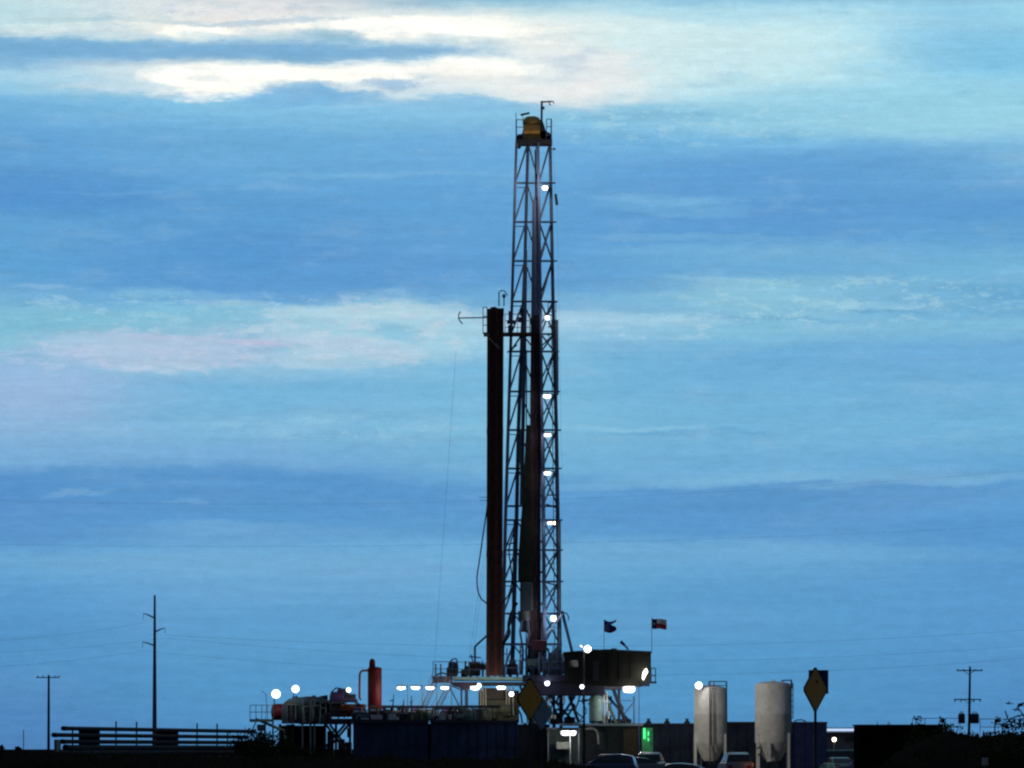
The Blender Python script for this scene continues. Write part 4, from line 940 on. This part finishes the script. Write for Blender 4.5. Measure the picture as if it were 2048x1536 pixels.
# ------------------------------------------------------------------ vehicles
def car(px, Y, rz, label, kind, paint, scale=1.0, group='vehicles parked in front of the rig'):
    prof = {  # length half, (x, z) body outline ; cabin outline
        'sedan': ([(-2.3, .35), (-2.35, .75), (-2.2, .98), (-1.2, 1.02), (.9, .98), (2.0, .85), (2.3, .65), (2.3, .35)], [(-1.75, 1.0), (-1.0, 1.40), (-.3, 1.47), (.35, 1.43), (1.15, .97)], .9),
        'suv': ([(-2.3, .4), (-2.35, .9), (-2.25, 1.12), (1.0, 1.12), (2.0, 1.02), (2.3, .8), (2.3, .4)], [(-2.2, 1.1), (-2.0, 1.72), (-1.2, 1.86), (.2, 1.82), (1.1, 1.1)], .95),
        'pickup': ([(-2.8, .5), (-2.8, 1.12), (-.6, 1.14), (1.3, 1.16), (2.5, 1.08), (2.75, .85), (2.75, .5)], [(-.75, 1.12), (-.6, 1.75), (-.1, 1.9), (.6, 1.87), (1.4, 1.13)], .98),
        'van': ([(-2.6, .4), (-2.6, 1.1), (1.9, 1.1), (2.5, .95), (2.6, .4)], [(-2.6, 1.1), (-2.55, 2.1), (-2.2, 2.25), (1.0, 2.2), (1.8, 1.1)], .98)}[kind]
    body, cab, hw = prof
    t = thing(kind if kind != 'suv' else 'suv_car', (0, 0, 0), label, {'sedan': 'car', 'suv': 'car', 'pickup': 'pickup', 'van': 'van'}[kind], group)
    m = MB()
    rings = []
    for y, k, zk in ((-hw, .96, .9), (-hw + .08, .99, 1), (hw - .08, .99, 1), (hw, .96, .9)):
        rings.append([Vector((x * k, y, .5 + (z - .5) * (zk if z > .6 else 1))) for x, z in body])
    m.loft(rings); bd = m.build('body', paint, t, True)
    m = MB(); rings = []
    for y, k in ((-hw + .06, 1), (hw - .06, 1)):
        pass
    zb = cab[0][1]; zt = max(z for _, z in cab)
    for y0 in (-1, -.8, .8, 1):
        ring = []
        for x, z in cab:
            f = (z - zb) / (zt - zb); w = (hw - .05) * (1 - .2 * f); ring.append(Vector((x, y0 * w, zb - .03 + (z - zb) * (1 if abs(y0) < 1 else .96))))
        rings.append(ring)
    m.loft(rings); m.build('cabin', paint, t, True)
    # windows
    cxm = sum(x for x, _ in cab) / len(cab)
    for sgn in (-1, 1):
        w = MB(); vs = []
        for x, z in cab:
            f = (z - zb) / (zt - zb); f2 = .12 + f * .72; zz = zb + f2 * (zt - zb); vs.append(Vector((cxm + (x - cxm) * .86, sgn * ((hw - .05) * (1 - .2 * f2) + .012), zz)))
        w.add(vs, [tuple(range(len(vs)))]); w.build('side_window', GLASS, t)
    for i0, i1, sg in ((-2, -1, 1), (0, 1, -1)):
        (xa, za), (xb, zb2) = cab[i0], cab[i1]
        if za < zb2: (xa, za), (xb, zb2) = (xb, zb2), (xa, za)
        w = MB(); vs = []
        for f, g in ((.15, -1), (.15, 1), (.9, 1), (.9, -1)):
            x = xa + (xb - xa) * f; z = za + (zb2 - za) * f; ff = (z - zb) / (zt - zb); vs.append(Vector((x + sg * .03, g * (hw - .12) * (1 - .2 * ff), z + .02)))
        w.add(vs, [(0, 1, 2, 3)]); w.build('windscreen' if sg > 0 else 'rear_window', GLASS, t)
    L = body[-1][0]
    for x in (-L * .62, L * .64):
        for y in (-hw + .12, hw - .12):
            wl = MB().lathe(Vector((x, y - .11, .34)), [(.2, 0), (.33, .02), (.34, .11), (.33, .2), (.2, .22)], 18, 'y').build('wheel', RUBBER, t, True)
            MB().lathe(Vector((x, y - .125, .34)), [(.05, 0), (.2, .01), (.2, .24), (.05, .25)], 12, 'y').build('rim', PALE, wl, True)
    for y in (-hw * .7, hw * .7):
        MB().box(Vector((L - .06, y - .18, .68)), Vector((L + .02, y + .18, .82))).build('headlight', PALE, t)
        MB().box(Vector((-L - .03, y - .15, .72)), Vector((-L + .06, y + .15, .92))).build('tail_light', REDD, t)
    t.location = ((px - CX) / F * Y, Y, 0); t.rotation_euler = (0, 0, rz); t.scale = (scale,) * 3
    return t
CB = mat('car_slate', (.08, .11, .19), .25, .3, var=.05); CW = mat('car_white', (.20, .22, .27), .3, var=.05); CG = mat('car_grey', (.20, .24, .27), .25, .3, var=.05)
CT = mat('car_teal', (.12, .26, .27), .35, var=.05); CN = mat('car_navy', (.04, .09, .13), .12, .2, var=.05, spec=.7)
car(1208, 300, R(172), 'slate blue estate car below the dark trailer', 'suv', CB)
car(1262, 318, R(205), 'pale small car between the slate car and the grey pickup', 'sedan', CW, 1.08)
car(1300, 328, R(80), 'grey pickup seen end on below the green lit cabinet', 'pickup', CG, 1.03)
car(1350, 228, R(176), 'nearest dark sedan, only its long shiny roof showing', 'sedan', CN)
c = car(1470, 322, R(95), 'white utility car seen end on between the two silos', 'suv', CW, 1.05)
car(1676, 338, R(100), 'pale teal sedan seen end on right of the bluish tank', 'sedan', CT, 1.05)
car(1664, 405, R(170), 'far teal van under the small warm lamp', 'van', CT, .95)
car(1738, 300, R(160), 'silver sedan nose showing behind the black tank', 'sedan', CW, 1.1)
t = thing('beacon_post', Vector((P(1500, 0, 320).x, 320, 0)), 'amber marker light right of the white utility car', 'marker light')
MB().bar(Vector((P(1500, 0, 320).x, 320, 0)), P(1500, 1532, 320), .04, 6).build('post', DARK, t)
MB().box(P(1494, 1526, 319.9), P(1506, 1534, 320.1), bev=.04).build('lens', LAMPA, t)
light(P(1500, 1526, 319.2), 3, (1, .35, .05), parent=t)

# ------------------------------------------------------------------ road signs, near
YS = 100
def sign(px, top, bot, w, Y, mt, name, label, rz=None, extra=None, border=True):
    s = S(Y); c = P(px, (top + bot) / 2, Y); h = (bot - top) / 2 * s
    rz = math.acos(min(1, w / (bot - top))) if rz is None else rz
    t = thing(name, Vector((c.x, Y + .06, 0)), label, 'road sign', 'diamond road signs')
    u = Vector((math.cos(rz), math.sin(rz), 0)); n = Vector((-math.sin(rz), math.cos(rz), 0))
    def dia(k, off, th, rad=.08):
        rings = []
        for o in (off, off + th):
            ring = []
            for q in range(4):
                a0 = math.pi / 2 * q
                for dd in (-1, 1):
                    cx_, cz_ = math.cos(a0), math.sin(a0); px_, pz_ = -math.sin(a0), math.cos(a0)
                    ring.append(c + u * ((cx_ * (1 - rad) + px_ * dd * rad) * h * k) + Vector((0, 0, (cz_ * (1 - rad) + pz_ * dd * rad) * h * k)) + n * o)
            rings.append(ring)
        return rings
    MB().loft(dia(1.0, 0, .012)).build('panel_edge', BLACK if border else mt, t)
    MB().loft(dia(.90, -.006, .004)).build('face', mt, t)
    MB().box(Vector((c.x - .03, Y + .03, 0)), Vector((c.x + .03, Y + .09, c.z + h * .8))).build('post', DARK, t)
    return t, c, u, n, h
t, c, u, n, h = sign(1631, 1331, 1427, 56, YS, SIGNY, 'road_sign', 'yellow diamond road sign with a dark square panel behind, against the sky')
# square plate behind it, facing the other road
m = MB(); c2 = c + Vector((.115, .62, 16 * S(YS)))
m.loft([[c2 + Vector((x * 20.0 * S(YS), .02 + y, z * 24 * S(YS))) for x, z in ((-1, -1), (1, -1), (1, 1), (-1, 1))] for y in (0, .012)])
m.build('rear_panel', SIGND, t)
MB().box(c2 + Vector((-.12, -.6, -.03)), c2 + Vector((-.06, .03, .03))).build('bracket', DARK, t)
sign(1060, 1353, 1444, 56, 104, SIGNY, 'road_sign', 'yellow diamond road sign in front of the drill floor')
sign(1083, 1390, 1462, 46, 118, SIGNB, 'road_sign', 'grey back of a diamond road sign right of the yellow one', border=False)

# ------------------------------------------------------------------ black tank and brush at right
YB = 235
t = thing('roadside_tank', Vector((P(1900, 0, YB).x, YB, 0)), 'large black box tank beside the brush at the right', 'tank')
x0, x1 = P(1716, 0, YB).x, P(1886, 0, YB).x
MB().box(Vector((x0, YB, 0)), Vector((x1, YB + 3, P(0, 1450, YB).z)), bev=.04).build('tank_body', BLKTANK, t)
m = MB()
for i in range(10):
    x = x0 + .2 + (x1 - x0 - .4) * i / 9; m.box(Vector((x - .04, YB - .09, .3)), Vector((x + .04, YB - .003, P(0, 1453, YB).z)))
m.build('ribs', BLKTANK, t)
MB().box(Vector((x0 - .05, YB - .1, P(0, 1451.6, YB).z)), Vector((x1, YB + 3.05, P(0, 1449, YB).z))).build('lid', BLKTANK, t)
m = MB()
for x in (1776, 1779, 1755): m.bar(P(x, 1449, YB), P(x, 1444, YB), .02, 5)
m.build('fittings', DARK, t)
for i, (px, top, w, Y, lab) in enumerate(((1826, 1445, 40, 200, 'small dark bush on the top edge of the black tank'), (1870, 1452, 90, 190, 'dark bush in front of the black tank, left of the pole'), (1900, 1446, 50, 170, 'dark bush just left of the wooden pole foot'),
                                    (1955, 1459, 110, 165, 'wide low bush at the wooden pole foot'), (2000, 1455, 80, 140, 'dark bush right of the wooden pole'), (2040, 1447, 100, 125, 'tall dark bush at the right edge'), (1930, 1466, 160, 150, 'lowest broad bush in front of the wooden pole'))):
    bush(px, top, w, Y, 40 + i, lab, group='dark bushes around the black tank', n=3500)
YW = 70
t = thing('tall_weed', Vector((P(2008, 0, YW).x, YW, 0)), 'tall arching weed with drooping stems at the right edge', 'plant')
def W(px, py, dy=0): return P(px, py, YW + dy)
for k, pts in enumerate(([(2004, 1500), (2006, 1455), (2020, 1440), (2036, 1432), (2056, 1430), (2080, 1436)], [(2060, 1500), (2050, 1440), (2043, 1425), (2036, 1415), (2040, 1408), (2062, 1404)], [(2030, 1500), (2024, 1450), (2016, 1438), (2010, 1420)], [(1990, 1500), (1990, 1452), (1994, 1440), (2002, 1436)], [(1892, 1500), (1890, 1450), (1882, 1437), (1879, 1432)])):
    MB().tube([W(x, y, .1 * k) for x, y in smooth_pts(pts, 4)], [.012] * (len(smooth_pts(pts, 4)) - 1) + [.004], 5).build('stem', STEM, t)
rn = random.Random(9); m = MB()
for cx_, cy_, w_, h_, n_ in ((1996, 1444, 12, 8, 26), (2018, 1407, 5, 2, 5), (2042, 1410, 9, 3, 12), (2012, 1452, 8, 6, 20), (2030, 1448, 22, 12, 60), (2050, 1452, 20, 15, 60), (2034, 1420, 5, 4, 4), (1886, 1443, 5, 6, 14)):
    for i in range(n_):
        c = W(cx_ + rn.gauss(0, w_ * .5), cy_ + rn.gauss(0, h_ * .5), rn.uniform(-.3, .3)); uu = Vector((rn.gauss(0, 1), rn.gauss(0, .5), rn.gauss(0, .6))).normalized() * rn.uniform(.02, .045); vv = uu.cross(Vector((0, 1, .3))).normalized() * .012
        m.add([c - uu, c - vv, c + uu, c + vv], [(0, 1, 2, 3)])
m.build('leaves', LEAF, t)
t = thing('marker_post', Vector((P(1970, 0, 118).x, 118, 0)), 'small pale blurred marker plate low in the brush at right', 'marker')
MB().bar(Vector((P(1970, 0, 118).x, 118, 0)), P(1970, 1520, 118), .02, 5).build('stake', DARK, t)
MB().box(P(1964, 1516, 117.9), P(1976, 1531, 117.95), bev=.02).build('plate', mat('plate_pale', (.35, .36, .36), .6), t)

# ------------------------------------------------------------------ sky
w = bpy.data.worlds.new('World'); sc.world = w; w.use_nodes = True
nt = w.node_tree; nt.nodes.clear(); L = nt.links.new
def N(t, **k):
    n = nt.nodes.new(t)
    for a, b in k.items(): setattr(n, a, b)
    return n
def put(sock, v):
    if isinstance(v, (int, float)): sock.default_value = v
    else: L(v, sock)
def math_(op, a, b=None, c=None, clamp=False):
    n = N('ShaderNodeMath', operation=op, use_clamp=clamp); put(n.inputs[0], a)
    if b is not None: put(n.inputs[1], b)
    if c is not None: put(n.inputs[2], c)
    return n.outputs[0]
def sstep(v, a, b, o0=0.0, o1=1.0):
    n = N('ShaderNodeMapRange', interpolation_type='SMOOTHSTEP'); put(n.inputs['Value'], v)
    n.inputs['From Min'].default_value = a; n.inputs['From Max'].default_value = b; n.inputs['To Min'].default_value = o0; n.inputs['To Max'].default_value = o1
    return n.outputs[0]
def mixc(f, a, b, mode='MIX'):
    n = N('ShaderNodeMix', data_type='RGBA', blend_type=mode, clamp_factor=True); put(n.inputs[0], f)
    for s_, v in ((n.inputs[6], a), (n.inputs[7], b)):
        if isinstance(v, tuple): s_.default_value = (*v, 1)
        else: L(v, s_)
    return n.outputs[2]
tc = N('ShaderNodeTexCoord'); sp = N('ShaderNodeSeparateXYZ'); L(tc.outputs['Generated'], sp.inputs[0])
dx, dy, dz = sp.outputs
az = math_('ARCTAN2', dx, dy)                              # azimuth from the rig direction
hor = math_('SQRT', math_('ADD', math_('MULTIPLY', dx, dx), math_('MULTIPLY', dy, dy)))
te = math_('DIVIDE', dz, math_('MAXIMUM', hor, .02))        # tangent of elevation
U0 = math_('MULTIPLY_ADD', az, 8645.0, 1024.0)              # azimuth in 1/8645 rad
V0 = math_('MULTIPLY_ADD', te, -8645.0, HY)
def noise(sx, sy, seed, detail=5, rough=.55):
    cb = N('ShaderNodeCombineXYZ'); put(cb.inputs[0], math_('MULTIPLY', U0, sx)); put(cb.inputs[1], math_('MULTIPLY', V0, sy)); cb.inputs[2].default_value = seed
    n = N('ShaderNodeTexNoise'); n.inputs['Scale'].default_value = 1; n.inputs['Detail'].default_value = detail; n.inputs['Roughness'].default_value = rough
    L(cb.outputs[0], n.inputs['Vector']); return math_('SUBTRACT', n.outputs['Fac'], .5)
n1 = noise(1 / 260, 1 / 60, 3.1); n2 = noise(1 / 90, 1 / 22, 9.7, 6, .6); n3 = noise(1 / 420, 1 / 28, 17.3, 6, .62); n4 = noise(1 / 9, 1 / 7, 5.0, 3, .7); n5 = noise(1 / 60, 1 / 30, 25.0, 6, .65)
V = math_('ADD', V0, math_('ADD', math_('MULTIPLY', n1, 46), math_('MULTIPLY', n2, 22)))
nw = noise(1 / 24, 1 / 9, 88.0, 5, .65)
V = math_('ADD', V, math_('MULTIPLY', nw, 10))
U = math_('ADD', U0, math_('MULTIPLY', n5, 160))
cols = {
 0: [(0,(200,225,232)),(30,(188,222,234)),(62,(205,230,236)),(76,(235,245,240)),(90,(125,178,220)),(125,(108,165,215)),(150,(165,210,236)),(185,(145,200,232)),(215,(112,175,222)),(300,(95,160,215)),(400,(82,145,210)),(450,(94,160,214)),(545,(92,160,214)),(590,(110,170,216)),(640,(128,188,218)),(690,(128,188,215)),(725,(138,188,223)),(780,(148,184,224)),(850,(134,178,220)),(930,(115,170,218)),(965,(84,142,205)),(1070,(86,146,205)),(1130,(100,163,213)),(1200,(88,152,208)),(1300,(78,142,198)),(1490,(74,128,188))],
 500: [(0,(222,225,230)),(25,(232,232,235)),(55,(248,244,238)),(85,(235,240,240)),(120,(240,243,240)),(150,(236,240,238)),(178,(215,228,238)),(200,(130,192,230)),(300,(105,170,220)),(430,(90,155,212)),(560,(80,145,210)),(600,(98,162,216)),(625,(130,190,222)),(680,(158,194,224)),(740,(140,190,224)),(780,(115,178,220)),(860,(122,180,220)),(920,(115,170,218)),(950,(90,150,210)),(1040,(86,150,208)),(1065,(100,160,212)),(1120,(108,168,215)),(1250,(90,155,207)),(1380,(80,147,200)),(1490,(76,138,194))],
 1024: [(0,(130,185,216)),(28,(190,220,234)),(48,(248,250,246)),(165,(248,248,244)),(192,(205,228,240)),(215,(135,195,230)),(300,(105,170,222)),(420,(95,160,215)),(560,(90,155,212)),(605,(112,172,218)),(640,(165,203,230)),(680,(140,193,226)),(740,(118,182,221)),(850,(122,184,220)),(930,(112,174,217)),(985,(90,153,210)),(1060,(90,153,208)),(1100,(106,168,214)),(1250,(90,157,207)),(1380,(80,148,200)),(1490,(78,140,195))],
 1500: [(0,(145,198,226)),(25,(172,220,240)),(50,(198,236,246)),(150,(182,228,242)),(200,(160,210,234)),(225,(138,195,226)),(250,(142,200,230)),(290,(115,180,225)),(340,(95,157,215)),(430,(88,150,211)),(480,(90,154,212)),(497,(112,174,219)),(545,(105,169,217)),(575,(132,190,221)),(640,(124,184,219)),(660,(130,190,221)),(700,(108,173,219)),(850,(113,177,219)),(960,(110,171,217)),(985,(92,152,210)),(1060,(86,150,208)),(1100,(104,165,213)),(1200,(88,154,207)),(1380,(79,147,200)),(1490,(76,138,194))],
 2048: [(0,(140,192,220)),(30,(152,212,238)),(130,(132,198,233)),(200,(150,210,236)),(250,(152,208,232)),(310,(122,182,224)),(420,(90,154,212)),(470,(96,161,214)),(540,(114,178,219)),(620,(102,166,212)),(650,(124,185,221)),(700,(108,170,218)),(860,(110,177,219)),(940,(98,162,213)),(1050,(85,150,209)),(1200,(87,151,207)),(1480,(72,133,191))]}
def ramp(tab):
    n = N('ShaderNodeValToRGB'); cr = n.color_ramp; cr.interpolation = 'EASE'
    while len(cr.elements) > 1: cr.elements.remove(cr.elements[-1])
    for i, (y, c) in enumerate(tab):
        e = cr.elements[0] if i == 0 else cr.elements.new(min(1, max(0, y / 1500)))
        e.position = min(1, max(0, y / 1500)); e.color = (*lin(c), 1)
    L(math_('DIVIDE', V, 1500.0), n.inputs['Fac']); return n.outputs['Color']
xs_ = sorted(cols); cur = ramp(cols[0])
for a, b in zip(xs_, xs_[1:]):
    cur = mixc(sstep(U, a, b), cur, ramp(cols[b]))
def feat(xc, yc, rx, ry, slope, col, op, soft=.35, px=2):
    global cur
    ddx = math_('DIVIDE', math_('SUBTRACT', U, xc), rx)
    ddy = math_('DIVIDE', math_('SUBTRACT', math_('SUBTRACT', V, yc), math_('MULTIPLY', math_('SUBTRACT', U0, xc), slope)), ry)
    q = math_('ADD', math_('POWER', math_('ABSOLUTE', ddx), px), math_('MULTIPLY', ddy, ddy))
    q = math_('ADD', q, math_('MULTIPLY', n5, .9))
    cur = mixc(sstep(q, 1 + soft * 1.6, 1 - soft * 1.6, 0, op), cur, lin(col))
WH = (268, 266, 258)
feat(1230, 105, 430, 80, .02, (208, 234, 241), .75, .6)
feat(1110, 145, 170, 60, .05, (238, 238, 240), .85, .6)
feat(860, 60, 300, 34, .02, (232, 236, 236), .8, .7)
feat(830, 58, 235, 20, .02, WH, 1, .65)
feat(400, 66, 70, 14, 0, WH, .9, .45)
feat(180, 76, 240, 8, -.01, (250, 250, 244), .9, .5)
feat(500, 45, 190, 6, -.03, (178, 203, 224), .7, .5)
feat(130, 50, 130, 7, .0, (178, 212, 226), .6, .5)
feat(720, 148, 440, 32, -.02, (200, 222, 236), .8, .7, 4)
feat(700, 145, 375, 20, -.02, WH, 1, .6, 4)
feat(950, 155, 120, 18, .06, (244, 243, 240), .6, .8)
feat(400, 172, 115, 25, .02, WH, 1, .5)
feat(250, 178, 120, 9, .05, (196, 222, 238), .8, .5)
feat(300, 100, 690, 30, .0, (150, 198, 226), .8, .6, 4)
feat(300, 104, 640, 19, .0, (112, 168, 214), .85, .6, 4)
feat(665, 72, 60, 14, .1, (136, 186, 216), .75, .6)
feat(600, 196, 110, 14, -.1, (118, 180, 226), .9, .45)
feat(775, 168, 42, 12, .15, (140, 184, 222), .7, .6)
feat(590, 186, 80, 16, -.12, (124, 182, 226), .85, .6)
feat(690, 192, 70, 12, 0, (124, 182, 226), .85, .6)
feat(930, 205, 160, 12, .02, (130, 190, 230), .8, .5)
feat(1500, 30, 450, 20, .05, (178, 222, 240), .6, .6)
feat(1930, 90, 150, 60, .2, (118, 186, 230), .45, .8)
feat(1350, 236, 190, 12, 0, (122, 180, 214), .7, .5)
feat(1600, 372, 300, 60, .08, (93, 157, 213), .55, .55)
feat(1350, 415, 150, 16, .05, (112, 175, 220), .5, .6)
feat(470, 548, 350, 40, .05, (88, 154, 212), .6, .5)
feat(130, 400, 180, 40, 0, (80, 146, 210), .5, .6)
feat(1760, 225, 340, 48, .0, (150, 208, 232), .6, .7)
feat(1820, 345, 190, 55, .05, (94, 158, 214), .55, .7)
feat(1370, 399, 120, 8, .0, (124, 184, 224), .55, .9)
feat(1600, 455, 260, 14, .0, (92, 156, 213), .55, .6)
feat(1400, 476, 200, 7, .02, (120, 180, 222), .5, .9)
feat(1500, 573, 140, 8, .12, (146, 200, 224), .7, .6)
feat(1650, 600, 230, 7, .10, (140, 194, 224), .65, .6)
feat(1650, 622, 190, 4, .02, (100, 162, 206), .7, .6)
feat(1260, 857, 140, 5, .0, (138, 192, 224), .6, .6)
feat(1390, 869, 180, 6, .0, (98, 160, 206), .6, .6)
feat(760, 668, 225, 66, -.03, (162, 206, 228), .95, .5)
feat(740, 622, 200, 12, -.03, (182, 214, 230), .75, .7)
feat(690, 692, 140, 22, .1, (182, 202, 228), .7, .7)
feat(590, 722, 110, 17, .05, (172, 206, 230), .8, .7)
feat(200, 650, 260, 24, .0, (122, 186, 214), .6, .7)
feat(350, 592, 120, 10, .0, (134, 192, 223), .5, .9)
feat(466, 611, 70, 8, .02, (164, 204, 228), .6, .9)
feat(90, 575, 55, 7, .0, (148, 188, 224), .5, .9)
feat(180, 700, 190, 6, -.03, (168, 196, 224), .7, .6)
feat(330, 738, 90, 11, .0, (176, 208, 230), .8, .7)
feat(360, 681, 130, 5, .02, (184, 192, 224), .7, .6)
feat(250, 388, 160, 4, -.04, (118, 172, 220), .3, .9)
feat(750, 350, 220, 6, -.02, (122, 180, 222), .5, .7)
feat(760, 1003, 190, 10, .0, (86, 148, 208), .6, .6)
feat(1250, 570, 200, 16, .0, (90, 154, 212), .45, .7)
feat(800, 662, 50, 18, .1, (130, 190, 222), .7, .5)
feat(520, 690, 60, 7, 0, (190, 192, 224), .8, .7)
feat(290, 705, 220, 32, .04, (176, 198, 228), .8, .6)
feat(376, 718, 40, 9, .85, (172, 198, 226), .7, .7)
feat(60, 780, 160, 70, 0, (152, 184, 226), .55, .7)
feat(1530, 605, 170, 26, .08, (138, 194, 222), .7, .5)
feat(1560, 640, 170, 5, .04, (112, 172, 212), .6, .6)
feat(1270, 636, 180, 14, .03, (160, 204, 231), .8, .7)
feat(1800, 600, 300, 12, .08, (124, 184, 220), .5, .6)
feat(600, 850, 90, 14, -.1, (136, 190, 224), .5, .6)
feat(900, 850, 90, 7, .0, (140, 192, 224), .5, .6)
feat(520, 985, 470, 42, .04, (84, 146, 204), .85, .4)
feat(160, 986, 60, 6, -.08, (112, 165, 214), .8, .6)
feat(380, 1000, 50, 5, 0, (108, 162, 212), .6, .6)
feat(430, 1058, 120, 16, 0, (106, 164, 213), .7, .5)
feat(1560, 1006, 480, 34, -.05, (86, 147, 204), .9, .35)
feat(1450, 962, 420, 12, -.05, (122, 180, 220), .5, .7)
feat(1620, 968, 60, 10, -.03, (86, 148, 207), .9, .4)
feat(1830, 965, 240, 12, -.05, (124, 180, 218), .5, .6)
feat(500, 1130, 500, 22, .01, (112, 170, 215), .6, .6)
feat(1500, 1110, 500, 20, .01, (108, 168, 214), .5, .6)
nb = noise(1 / 75, 1 / 24, 151.0, 7, .62); nb2 = noise(1 / 20, 1 / 9, 163.0, 5, .7)
def puffs(xc, yc, rx, ry, col, op, thr=.0):
    global cur
    a = math_('DIVIDE', math_('SUBTRACT', U0, xc), rx); b = math_('DIVIDE', math_('SUBTRACT', V0, yc), ry)
    reg = sstep(math_('ADD', math_('MULTIPLY', a, a), math_('MULTIPLY', b, b)), .3, 1.1, 1.0, 0.0)
    pf = sstep(math_('ADD', nb, math_('MULTIPLY', nb2, .5)), thr, thr + .13)
    cur = mixc(math_('MULTIPLY', math_('MULTIPLY', reg, pf), op), cur, lin(col))
puffs(720, 665, 330, 85, (190, 210, 230), .62)
puffs(280, 705, 330, 60, (188, 202, 230), .58)
puffs(300, 620, 420, 45, (158, 204, 226), .5)
puffs(1680, 605, 420, 60, (166, 210, 228), .55)
puffs(1300, 655, 260, 30, (170, 208, 230), .6)
puffs(700, 855, 330, 30, (150, 198, 226), .45)
puffs(350, 40, 420, 40, (190, 212, 228), .5)
puffs(1400, 250, 500, 50, (176, 218, 234), .4)
# streaks and fine mottling of the cloud sheet
n6 = noise(1 / 34, 1 / 15, 41.0, 6, .62); n7 = noise(1 / 150, 1 / 45, 57.0, 5, .6); n8 = noise(1 / 3.2, 1 / 2.8, 71.0, 2, .6)
lightband = math_('MULTIPLY', sstep(n7, -.02, .34), sstep(V0, 1150, 850))
cur = mixc(math_('MULTIPLY', lightband, .24), cur, lin((168, 200, 224)))
cur = mixc(math_('MULTIPLY', sstep(n7, -.04, -.22), .25), cur, lin((88, 158, 206)))
n10 = noise(1 / 520, 1 / 160, 131.0, 3, .5)
cur = mixc(math_('MULTIPLY', sstep(n10, .0, .2), .10), cur, lin((128, 166, 216)))
cur = mixc(.03, cur, lin((150, 190, 205)))
cur = mixc(1.0, cur, (1.045, 1.035, 1.0), 'MULTIPLY')
n9 = noise(1 / 190, 1 / 13, 93.0, 6, .68)
b1 = math_('MULTIPLY_ADD', n9, .22, .975); b1 = math_('ADD', b1, math_('MULTIPLY', n3, .18)); b2 = math_('MULTIPLY_ADD', n4, .07, 1.0); b3 = math_('ADD', math_('MULTIPLY_ADD', n6, .26, 1.0), math_('MULTIPLY', n8, .30))
bb = math_('MULTIPLY', math_('MULTIPLY', b1, b2), b3)
vm = N('ShaderNodeVectorMath', operation='SCALE'); L(cur, vm.inputs[0]); L(bb, vm.inputs['Scale'])
cloud = vm.outputs[0]
sky = N('ShaderNodeTexSky', sky_type='NISHITA'); sky.sun_disc = False
sky.sun_elevation = R(1.5); sky.sun_rotation = R(-6); sky.altitude = 200
vs = N('ShaderNodeVectorMath', operation='SCALE'); L(sky.outputs[0], vs.inputs[0]); vs.inputs['Scale'].default_value = SKYS = 0.02
# clouds thin out away from the bright western sector
front = sstep(math_('ABSOLUTE', az), .35, 1.5, 1.0, 0.0); low = sstep(te, .24, .75, 1.0, 0.0)
cov = math_('MULTIPLY', front, low)
dim = mixc(.65, vs.outputs[0], (0.05, 0.075, 0.13))
dim = mixc(sstep(te, .5, 3.0), dim, (0.13, 0.19, 0.30))
out = mixc(cov, dim, cloud)
bg = N('ShaderNodeBackground'); bg.inputs['Strength'].default_value = 1.0; L(out, bg.inputs['Color'])
wo = N('ShaderNodeOutputWorld'); L(bg.outputs[0], wo.inputs['Surface'])
w.cycles.sampling_method = 'MANUAL'; w.cycles.sample_map_resolution = 512

# ------------------------------------------------------------------ faint sun behind the clouds
sl = bpy.data.lights.new('sun', 'SUN'); sl.energy = .12; sl.angle = R(12); sl.color = (1, .85, .7)
so = bpy.data.objects.new('sun', sl); C.objects.link(so)
az_s, el_s = R(-6), R(7)
d = Vector((math.sin(az_s) * math.cos(el_s), math.cos(az_s) * math.cos(el_s), math.sin(el_s)))
so.rotation_euler = d.to_track_quat('Z', 'Y').to_euler()

# ------------------------------------------------------------------ camera
cam = bpy.data.cameras.new('camera'); co = bpy.data.objects.new('camera', cam); C.objects.link(co)
co.location = (0, 0, CZ); co.rotation_euler = (R(90), 0, 0)
cam.sensor_width = 36; cam.sensor_fit = 'HORIZONTAL'; cam.lens = 36 * F / 2048
cam.shift_y = (HY - 768) / 2048; cam.clip_start = 1; cam.clip_end = 20000
sc.camera = co
sc.view_settings.view_transform = 'Standard'; sc.view_settings.look = 'None'; sc.view_settings.exposure = 0; sc.view_settings.gamma = 1
sc.render.engine = 'CYCLES'
sc.cycles.use_denoising = True; sc.cycles.max_bounces = 4; sc.cycles.filter_width = 2.3
try: sc.cycles.pixel_filter_type = 'BLACKMAN_HARRIS'
except Exception: pass
sc.cycles.use_adaptive_sampling = True; sc.cycles.adaptive_threshold = .02; sc.cycles.sample_clamp_indirect = 3
